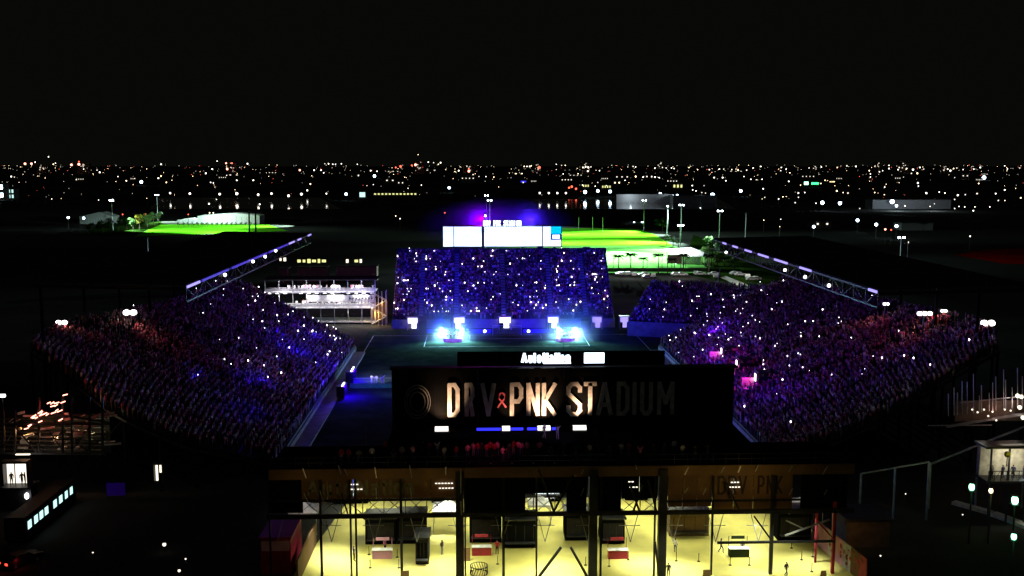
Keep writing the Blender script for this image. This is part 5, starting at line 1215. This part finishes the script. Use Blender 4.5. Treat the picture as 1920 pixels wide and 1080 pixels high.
# right side: lit terrace corner, green lamps, pale kerbs
t = thing('bar_terrace', 'lit two level bar terrace at the right edge behind the right stand', 'terrace', (56, 118, 0)); iv = -Vector((56, 118, 0))
a, b = P(1850, 900, 118), P(1990, 840, 118)
m = MB(); m.box(((a.x + b.x) / 2, 120, (a.z + b.z) / 2), (b.x - a.x, .3, b.z - a.z)); m.build('lit_wall', M['offwhite'], t, iv)
m = MB(); m.box(((a.x + b.x) / 2, 119, a.z - .1), (b.x - a.x + .6, 3.4, .25)); m.box(((a.x + b.x) / 2, 119.4, b.z + .1), (b.x - a.x + .6, 3, .25)); m.build('floor_slab', M['steel'], t, iv)
m = MB()
for k in range(13): x = a.x + (b.x - a.x) * k / 12; m.bar((x, 117.6, a.z), (x, 117.6, a.z + 1.2), .06); m.bar((x, 117.7, a.z + (0 if k % 2 else 1.2)), (x + (b.x - a.x) / 12, 117.7, a.z + (1.2 if k % 2 else 0)), .04)
m.bar((a.x, 117.6, a.z + 1.2), (b.x, 117.6, a.z + 1.2), .08); m.build('railing', M['blacksteel'], t, iv)
for k in range(5): x = a.x + .3 + (b.x - a.x) * k / 4; m = MB(); m.bar((x, 117.8, 0), (x, 117.8, b.z), .18); m.build('column', M['steel'], t, iv)
lamp('terrace_bar_light', 'AREA', ((a.x + b.x) / 2 - 1, 117.8, b.z - .3), ((a.x + b.x) / 2 - 1, 120, a.z), 210, (1, .92, .62), 3)
for k in range(4): person((a.x + .8 + k * 1.3, 118.3, a.z + .05), R_.uniform(0, 6), 'stand', R_.choice(['black', 'navy', 'grey']), 'black', 'person in dark clothes on the lit bar terrace at the right edge', 'people on the bar terrace')
m = MB(); m.ball((0, 0, 0), .4); m.cyl((0, 0, -1.5), (0, 0, -.3), .08, .06, 6, 1); p = P(1889, 852, 117); tag(m.build('potted_plant', [M['yfoliage'], M['bark']], None, p), 'yellow green plant glowing at the right bar terrace', 'plant'); lamp('plant_light', 'POINT', (p.x, 116.2, p.z + .4), None, 14, (.9, 1, .2), .1)
for px, py, mm, lab, r in ((1822, 913, 'g_greenw', 'green glowing booth lamp, leftmost of three at the right edge', .42), (1858, 920, 'g_warm', 'orange glowing booth lamp between two green ones', .3), (1903, 938, 'g_greenw', 'tall green glowing booth lamp at the right edge', .5), (1901, 1006, 'g_greenw', 'lone green lamp below the pale kerb at the right edge', .36)):
    p = P(px, py, 112 if py < 1000 else 100); z = p.z; t = thing('booth_lamp', lab, 'lamp', (p.x, p.y, 0)); m = MB(); m.cyl((0, 0, 0), (0, 0, z - r), .12, .1, 8); m.box((0, .05, z - r), (r * 1.6, r * 1.6, .1)); m.build('post', M['steel'], t); m = MB(); m.ball((0, 0, z), r * .8, 0, 1.4); m.build('globe', M[mm], t); m = MB(); m.cyl((0, 0, z + r * 1.1), (0, 0, z + r * 1.4), r, .05, 10); m.build('cap', M['steel'], t)
    lamp('booth_light', 'POINT', (p.x, p.y - 1, z - .6), None, 24, (.1, 1, .3) if 'green' in lab and 'orange' not in lab else (1, .4, .15), .2)
for (p0, p1, w_, lab) in (((1788, 942), (1860, 962), 1.0, 'pale cool lit kerb along the right edge, farther piece'), ((1862, 963), (1935, 990), 1.3, 'pale cool lit kerb along the right edge, nearer piece')):
    a, b = G(*p0, .2), G(*p1, .2); m = MB(); m.bar(a, b, w_, .4); tag(m.build('kerb', M['white'], None), lab, 'kerb')
q = G(1862, 966); lamp('kerb_light', 'SPOT', (q.x + 2, q.y - 4, 7), (q.x, q.y, 0), 420, (.7, .95, 1), .2, 100, .9)
for px, py in ((1612, 939), (1698, 926), (1805, 965)): ground_lamp(px, py, 'faint tiny lamp in the dark yard right of the near stand', 'g_citydim', .8, .09, 'faint lamps in the right yard')
ground_lamp(1651, 1042, 'faint lamp right of the orange lit building', 'g_citydim', .8, .1)
# upright poles and reddish lights of the outer right stand end
t = thing('scaffold', 'pale upright poles and lights at the outer end of the right stand', 'scaffold', (66, 135, 0)); iv = -Vector((66, 135, 0))
for k in range(17):
    px = 1780 + k * 9 + R_.uniform(-3, 3); y0 = 780 - (px - 1780) * .12; m = MB(); m.bar(P(px, y0, 132), P(px, y0 - R_.uniform(28, 75), 132), .1); m.build('pole', M['galv'], t, iv)
m = MB(); m.bar(P(1775, 800, 132.3), P(1925, 775, 132.3), .3); m.bar(P(1740, 798, 132.4), P(1860, 797, 132.4), .15); m.bar(P(1800, 755, 132.3), P(1925, 742, 132.3), .15); m.build('beam', M['galv'], t, iv)
m = MB(); q0, q1 = P(1790, 790, 133.5), P(1930, 750, 133.5); m.box(((q0.x + q1.x) / 2, 133.5, (q0.z + q1.z) / 2), (q1.x - q0.x, .2, q1.z - q0.z)); m.build('back_panel', M['wallbrown'], t, iv)
m = MB()
for px, py in ((1823, 768), (1833, 773), (1845, 768), (1853, 780), (1868, 788), (1861, 772), (1884, 768), (1908, 742), (1915, 744), (1912, 764), (1918, 783), (1895, 770)): m.ball(P(px, py, 131.8), .13 if px < 1900 else .3)
m.build('lamp', M['g_window'], t, iv)
lamp('scaffold_light', 'POINT', P(1880, 775, 130.5), None, 60, (1, .5, .4), .2); lamp('scaffold_light', 'POINT', P(1912, 760, 130.8), None, 90, (1, .75, .7), .2)
for (p0, p1, Y, w_, lab) in (((1615, 888), (1742, 866), 120, .18, 'thin pale rail slanting below the right stand end'), ((1745, 870), (1925, 798), 124, .22, 'long pale beam rising to the right edge below the right stand')):
    m = MB(); a, b = P(*p0, Y), P(*p1, Y); m.bar(a, b, w_); m.bar((a.x, a.y, 0), a, .2); m.bar((b.x, b.y, 0), b, .2); m.bar(((a + b) / 2).to_tuple()[:2] + (0,), (a + b) / 2, .2); tag(m.build('handrail_beam', M['galv'], None), lab, 'rail')
lamp('rail_light', 'POINT', P(1700, 850, 117), None, 22, (1, .85, .7), .3); lamp('rail_light', 'POINT', P(1840, 810, 121), None, 34, (1, .9, .75), .3)

# ================================================================== DISTANT TOWN
def lamp_pos(px, py, z=8.0):
    v = ray(px, py)
    if v.z < -1e-3:
        t_ = (z - CAM_H) / v.z
        if v.y * t_ < 4600: return Vector((v.x * t_, v.y * t_, z))
    t_ = 4600 / v.y; return Vector((v.x * t_, 4600, max(5, CAM_H + v.z * t_)))
_lampm = {}
def street_lamp(px, py, mm, size, label, group=None, z=8.0, name='street_lamp'):
    p = lamp_pos(px, py, z); r = size * p.y / FPX / 2
    key = (mm, round(p.z, 0), round(r, 1))
    m = MB(); m.cyl((0, 0, 0), (0, 0, p.z), max(.12, .05 * r), max(.1, .04 * r), 5, 1); m.ball((0, 0, p.z), r, 0, 1.0, 7, 4); m.box((0, 0, p.z + r), (r * 1.2, r * 1.2, r * .2), 1)
    o = m.build(name, [M[mm], M['steel']], None, (p.x, p.y, 0)); return tag(o, label, 'street lamp', group)
near = 'white street lamp in the row along the lake shore at left'
for px, py, s in ((319, 362, 3.4), (356, 363, 4), (412, 364, 4), (444, 363, 5.2), (484, 365, 4), (509, 363, 4), (541, 367, 4.6), (565, 364, 4.6), (612, 363, 2.6), (576, 357, 3)): street_lamp(px, py, 'g_city', s, near, 'lamps along the left lake shore')
for px, py, s in ((1012, 362, 3.6), (1029, 362, 3.6), (1045, 362, 3.6), (1061, 362, 3.6)): street_lamp(px, py, 'g_city', s, 'white street lamp in the row of four behind the scoreboard', 'row of four lamps behind the scoreboard')
for px, py, s, lab in ((1097, 360, 6.5, 'big bluish lamp, left of three over the right lake'), (1121, 358, 5.5, 'big bluish lamp, middle of three over the right lake'), (1144, 359, 5.5, 'big bluish lamp, right of three over the right lake'), (1205, 366, 6, 'bluish lamp at the left of the long pale wall'), (1238, 364, 6, 'bluish lamp at the middle of the long pale wall'), (1270, 367, 6, 'bluish lamp at the right of the long pale wall'), (1336, 366, 8.5, 'very large bluish lamp at the right end of the right lake'), (1389, 358, 5.5, 'bluish lamp alone right of the right lake'),
                       (1542, 380, 7, 'large pale lamp, left of a pair beyond the right canopy'), (1575, 381, 6.5, 'large pale lamp, right of a pair beyond the right canopy'), (1673, 378, 8, 'large blue white lamp on the long dim wall at right'), (1681, 386, 5, 'smaller blue white lamp just below the large one at right'), (1845, 333, 7, 'double bright lamp high at the right'), (702, 330, 5, 'bright lamp left of the scoreboard under the horizon'), (265, 341, 5.5, 'wide white lamp at left under the horizon'),
                       (1526, 425, 5.5, 'white lamp left of a small lit yard, dark right side'), (1608, 413, 6, 'tall white lamp in the dark at right, first of three'), (1643, 421, 6, 'tall white lamp in the dark at right, second of three'), (1681, 424, 6, 'tall white lamp in the dark at right, third of three'), (128, 408, 4.5, 'lone white lamp left of the left practice field'), (157, 409, 4.5, 'white lamp nearer to the left practice field'), (649, 364, 5, 'triangular looking white lamp left of the dark centre'), (842, 352, 4.5, 'white lamp above the left masts')):
    street_lamp(px, py, 'g_bluewhite', s, lab)
for px, py, mm, s in ((47, 307, 'g_redwhite', 4.2), (59, 307, 'g_redwhite', 4), (134, 309, 'g_redwhite', 4.2), (148, 308, 'g_redwhite', 4.6), (148, 303, 'g_cityred', 2.6), (426, 317, 'g_redwhite', 4), (435, 306, 'g_cityred', 3), (424, 306, 'g_redwhite', 3), (562, 319, 'g_redwhite', 3.6), (751, 312, 'g_cityred', 4.4), (742, 314, 'g_cityred', 3), (779, 309, 'g_redwhite', 4.6), (772, 310, 'g_cityred', 3), (879, 321, 'g_redwhite', 4.4), (879, 317, 'g_cityred', 3), (1011, 314, 'g_cityred', 5.5), (1067, 352, 'g_cityred', 3.6), (1072, 350, 'g_cityred', 4.4), (1080, 354, 'g_cityred', 4), (230, 425 - 23, 'g_cityred', 2.4), (273, 402, 'g_cityred', 4), (353, 402, 'g_cityred', 2.2), (1660, 430, 'g_redwhite', 4), (1671, 431, 'g_cityred', 3), (834, 399, 'g_cityred', 2.6)):
    street_lamp(px, py, mm, s, 'small red light among the lamps of the distant town', 'red lights in the distant town', name='red_light')
# individual white lamps of the town read off the photograph
pts = """66,304,3 91,294,3 100,308,3 104,306,2.6 157,317,2.4 182,319,3 187,323,4 21,331,4 27,332,2.5 143,337,3 221,331,2.4 237,339,3 302,308,3.6 297,334,4 302,330,3 312,342,3 386,325,4.2 398,317,4 407,302,2.6 464,307,4 444,338,3.4 475,338,4 395,342,3 400,343,2.6 425,329,2.6 419,330,2.4
582,345,3.6 672,329,4.2 695,320,3.8 707,321,3 589,319,4 602,319,3.4 607,324,3 616,307,3.6 624,308,3 629,308,2.6 640,307,3 609,307,2.6 670,308,2.6 803,304,3.2 813,305,3 826,305,4 822,308,2.6 887,328,5 860,320,4 854,322,3 898,331,2.6 911,331,2.6 926,332,2.4 790,347,2.6 784,290,2 688,348,2.4 700,346,2.2 765,353,2 983,312,3 988,312,3 993,312,3.4 996,311,2.6 981,342,4 1043,308,2.4 1053,310,2.6 1060,310,2.6 1043,318,2.4 1056,326,2.6 1084,326,2.6 1093,314,3.4 1098,313,4 1103,314,4.4 1108,313,3.6 1102,321,4 1124,320,3 1147,310,2 1177,313,2.4 1187,312,3.4 1192,313,2.6 1228,315,3 1242,314,3.4 1249,315,3.6 1259,315,3 1264,316,3 1192,331,4 1206,332,3.6 1213,331,4 1222,331,4.4 1228,332,4 1236,333,3 1172,338,2.6 1092,347,2.6 1137,348,3 1116,349,2.4 1121,342,2.8 1339,333,5 1355,333,4 1361,339,3.4 1395,331,2.6 1408,336,3 1418,337,2.8 1429,336,2.8 1431,354,3.6 1434,370,3 1292,314,2.6 1308,318,2.4 1330,318,3 1349,317,3 1357,317,3 1372,318,2.4 1380,317,3 1384,319,3.6 1400,319,2.6 1412,315,3 1426,312,3 1299,356,3 1305,358,3 1316,361,3 1323,362,3 1298,348,3.4 1320,348,2.4
1465,314,3 1474,317,3 1464,320,2.4 1481,324,2.4 1479,340,3.6 1501,347,2.4 1517,315,2.2 1540,313,3 1547,338,2.6 1539,344,2.6 1569,358,4 1581,361,2.4 1590,362,4.4 1588,311,4 1605,312,4 1574,332,3 1570,314,2.4 1630,320,3 1632,326,2.6 1632,332,2.6 1659,351,3.2 1658,365,2.4 1640,361,2.8 1649,322,3 1655,320,2.6 1667,316,3.6 1667,310,2.8 1686,314,3.8 1684,318,3.4 1700,316,3.4 1709,325,3.6 1720,325,4.2 1712,318,5 1725,314,3.6 1732,317,3 1721,343,4.6 1722,349,3 1737,362,5 1694,332,2 1761,360,3 1772,362,3 1777,317,3.4 1782,320,5 1794,315,3 1806,318,2.6 1826,317,3 1838,314,4 1788,316,3 1790,333,2.4 1884,311,2.6 1889,317,2.8 1912,315,3 1884,356,4.2 1835,344,3.2 1832,363,4.6 1867,363,3.8 1810,365,3.6 1796,366,5 1790,374,2.6 1798,387,2.8 1809,388,3 1790,391,2.8 1828,388,2.6 1825,395,4 1872,376,3 1914,371,3.6 1884,376,2.4 1856,388,3 1612,391,3.4 1530,381,3 1491,380,4 1460,373,3.4 1497,362,4 1509,361,3 1497,370,2.4 1468,369,2.4 1697,386,3.6 1752,382,3 1744,387,2.8
97,373,2.2 185,375,2.2 392,382,4.4 406,374,2.6 487,383,4 1819,443,4 1432,413,2.4 1464,411,2.4 1462,425,2 393,399,3.4 400,399,3 742,405,2.6 750,410,3.4"""
for it in pts.split():
    px, py, s = map(float, it.split(',')); street_lamp(px, py, R_.choice(['g_city', 'g_city', 'g_city', 'g_warm', 'g_citydim']), s * .66, 'small white lamp among the lights of the distant town', 'white lights in the distant town')
# the many faint lights further off, one mass
m = MB()
for _ in range(620):
    px = R_.uniform(-60, 1980); py = 309 + abs(R_.gauss(0, 1)) * (12 if R_.random() < .6 else 36)
    if py > 385 or (300 < px < 1350 and py > 368): continue
    p = lamp_pos(px, py, R_.uniform(5, 11)); r = p.y / FPX * R_.uniform(.2, .5)
    mi = R_.choice([0, 0, 0, 0, 2, 2, 4]); m.ball((p.x, p.y, p.z), r, mi, 1.2, 5, 3); m.bar((p.x, p.y, 0), (p.x, p.y, p.z), .15 + r * .1, mi=1)
tag(m.build('town_lights', [M['g_citydim'], M['steel'], M['g_warm'], M['g_citydim'], M['g_cityred']]), 'faint lights of the distant town', None, kind='stuff')
# buildings of the town
def building(px0, px1, py, h, label, m_, wins=0, wm='g_window', rows=1, depth=14, group=None, ww=.5, wh=None):
    a, b = G(px0, py), G(px1, py); w_ = abs(b.x - a.x); t = thing('town_building', label, 'building', ((a.x + b.x) / 2, a.y, 0), 0, group)
    m = MB(); m.box((0, depth / 2, h / 2), (w_, depth, h)); m.build('wall', M[m_], t); m = MB(); m.box((0, depth / 2, h + .2), (w_ + .8, depth + .8, .4)); m.build('roof', M['roof'], t)
    for r in range(rows):
        for k in range(wins):
            x = -w_ / 2 + w_ * (k + .5) / wins; z = h * (r + .6) / rows; m = MB(); m.box((x, -.02, z), (w_ / wins * ww, .14, wh or h / rows * .4)); m.build('window', M[wm], t)
    return t
building(1156, 1262, 380, 9.5, 'long pale grey wall lit by three lamps behind the right lake', 'wallgrey', depth=20)
building(1262, 1345, 381, 8.5, 'grey lit wall behind the very large lamp at the lake', 'wallgrey', depth=20)
for x, py in ((1180, 367), (1240, 364), (1310, 367)): q = lamp_pos(x, py); lamp('shore_light', 'POINT', (q.x, G(x, 380).y - 12, 9), None, 14000, (.75, .9, 1), .5)
building(1092, 1105, 354, 9, 'small block with yellow lit arches beyond the lake', 'wallbrown', 3, 'g_ywindow'); building(1261, 1281, 357, 12, 'block with yellow lit windows beyond the pale wall', 'wallbrown', 3, 'g_ywindow'); building(1128, 1146, 356, 9, 'gabled block with yellow lit front beyond the lake', 'wallbrown', 4, 'g_ywindow')
building(-30, 8, 375, 20, 'bright bluish lit building at the left picture edge', 'wallgrey', 4, 'g_bluewhite', 2, wh=5); building(9, 27, 374, 13, 'lower lit building beside the one at the left edge', 'wallgrey', 3, 'g_bus', 2, wh=4)
building(673, 686, 373, 9, 'small white lit block left of the string of yellow lamps', 'wallgrey', 1, 'g_bus', 1, ww=.8, wh=6)
building(700, 782, 367, 4, 'long low building with a string of yellow lit windows', 'wallbrown', 12, 'g_ywindow', 1, ww=.55, wh=1.9)
building(1636, 1785, 392, 9, 'long dim grey building behind the large blue white lamp', 'wallgrey', depth=20); q = G(1673, 395); lamp('shore_light', 'POINT', (q.x, q.y - 10, 8), None, 22000, (.7, .85, 1), .5); q = G(1740, 395); lamp('shore_light', 'POINT', (q.x, q.y - 10, 8), None, 12000, (.8, .9, 1), .5)
building(1505, 1518, 352, 14, 'small block with a green lit corner at right', 'wallgrey', 1, 'g_greenw', 1, ww=.6); building(1520, 1536, 351, 12, 'block with a long green sign at right', 'wallgrey', 1, 'g_green', 1, ww=.85, wh=4)
building(976, 987, 345, 9, 'small block with a blue lit sign behind the scoreboard', 'wallgrey', 1, 'g_blue', 1, ww=.9, wh=3)
building(1524, 1560, 428, 5, 'low shed in the dark with a small lit yard at right', 'wallgrey', 2, 'g_citydim', 1, ww=.2, wh=1); building(1690, 1750, 432, 5, 'low grey shed right of three tall lamps', 'wallgrey')
for k in range(26):
    px = R_.uniform(-20, 1900); py = R_.uniform(322, 350); w_ = R_.uniform(10, 30); nw_ = R_.randint(2, 5); gl_ = R_.choice(['g_citydim', 'g_citydim', 'g_warm']); wc_ = R_.choice(['wallgrey', 'wallbrown'])
    zone = 'far left' if px < 380 else 'left' if px < 760 else 'middle' if px < 1150 else 'right' if px < 1530 else 'far right'
    building(px, px + w_, py, R_.uniform(7, 20), f'{"narrow" if w_ < 17 else "wide"} dark block with {nw_} {"warm" if gl_ == "g_warm" else "pale"} lit windows in the {zone} of the distant town', wc_, nw_, gl_, 1, group='dark blocks of the distant town', ww=.25, wh=2.2)
for k, px in enumerate((60, 140, 425, 784, 879, 1010, 1102, 1245, 1540, 1660, 1712, 1790)):
    p = lamp_pos(px, 316, 10); t = thing('tower_block', 'dark tall block on the horizon with dim lit windows', 'building', (p.x, 4700, 0), 0, 'tall blocks on the horizon'); h_ = R_.uniform(35, 58)
    m = MB(); m.box((0, 8, h_ / 2), (R_.uniform(24, 60), 16, h_)); m.build('wall', M['wallbrown'], t); m = MB(); m.box((0, 8, h_ + 1), (12, 8, 2)); m.build('roof', M['roof'], t)
    for j in range(5): m = MB(); m.box((R_.uniform(-10, 10), -.1, h_ * R_.uniform(.4, .95)), (R_.uniform(2, 5), .3, 2.4)); m.build('window', M['g_citydim'], t)

# ================================================================== ADDED VOLUMES FOR LAMP BLOOM
def bloom_volume(name, c, r, dens, col):
    b = MB(); b.ball((0, 0, 0), 1.0, 0, 1.0, 20, 12); m = bpy.data.materials.new(name); m.use_nodes = True; n = m.node_tree; n.nodes.clear()
    o = n.nodes.new('ShaderNodeOutputMaterial'); v = n.nodes.new('ShaderNodeVolumePrincipled'); v.inputs['Color'].default_value = (*col, 1); v.inputs['Anisotropy'].default_value = 0
    t = n.nodes.new('ShaderNodeTexCoord'); l = n.nodes.new('ShaderNodeVectorMath'); l.operation = 'LENGTH'; n.links.new(t.outputs['Object'], l.inputs[0])
    k = n.nodes.new('ShaderNodeMapRange'); k.interpolation_type = 'SMOOTHSTEP'; k.inputs['From Min'].default_value = .0; k.inputs['From Max'].default_value = .98; k.inputs['To Min'].default_value = dens; k.inputs['To Max'].default_value = 0
    n.links.new(l.outputs['Value'], k.inputs['Value']); n.links.new(k.outputs['Result'], v.inputs['Density']); n.links.new(v.outputs[0], o.inputs['Volume'])
    ob = b.build(name, m, None, c); ob.scale = r; return tag(ob, kind='stuff')
bloom_volume('stage_bloom', G(847, 640) + Vector((0, 2, 3.5)), (15, 8, 10), .07, (.9, .95, 1))  # added volumes standing in for bloom around the stage lamps
bloom_volume('stage_bloom', G(1062, 640) + Vector((0, 2, 3.5)), (15, 8, 10), .07, (.9, .95, 1))
bloom_volume('scoreboard_bloom', (6, 299, 26), (27, 5, 9), .05, (.16, .06, 1))  # added blue-tinted volume standing in for bloom above the scoreboard
for px in (828, 866, 1047, 1079):
    q = P(px, 619, G(849, 640).y + 1.8); lamp('stage_beam_glow', 'POINT', (q.x, q.y - .7, q.z + .2), None, 1200, (.015, .26, 1), .25)
lamp('scoreboard_bloom_light', 'POINT', (1.0, 298, 28.2), None, 9000, (1, .0, 1), .3)  # added lamps without fittings, colouring the scoreboard bloom volume
lamp('scoreboard_bloom_light', 'POINT', (16.0, 298, 28.2), None, 9000, (.3, .2, 1), .3)
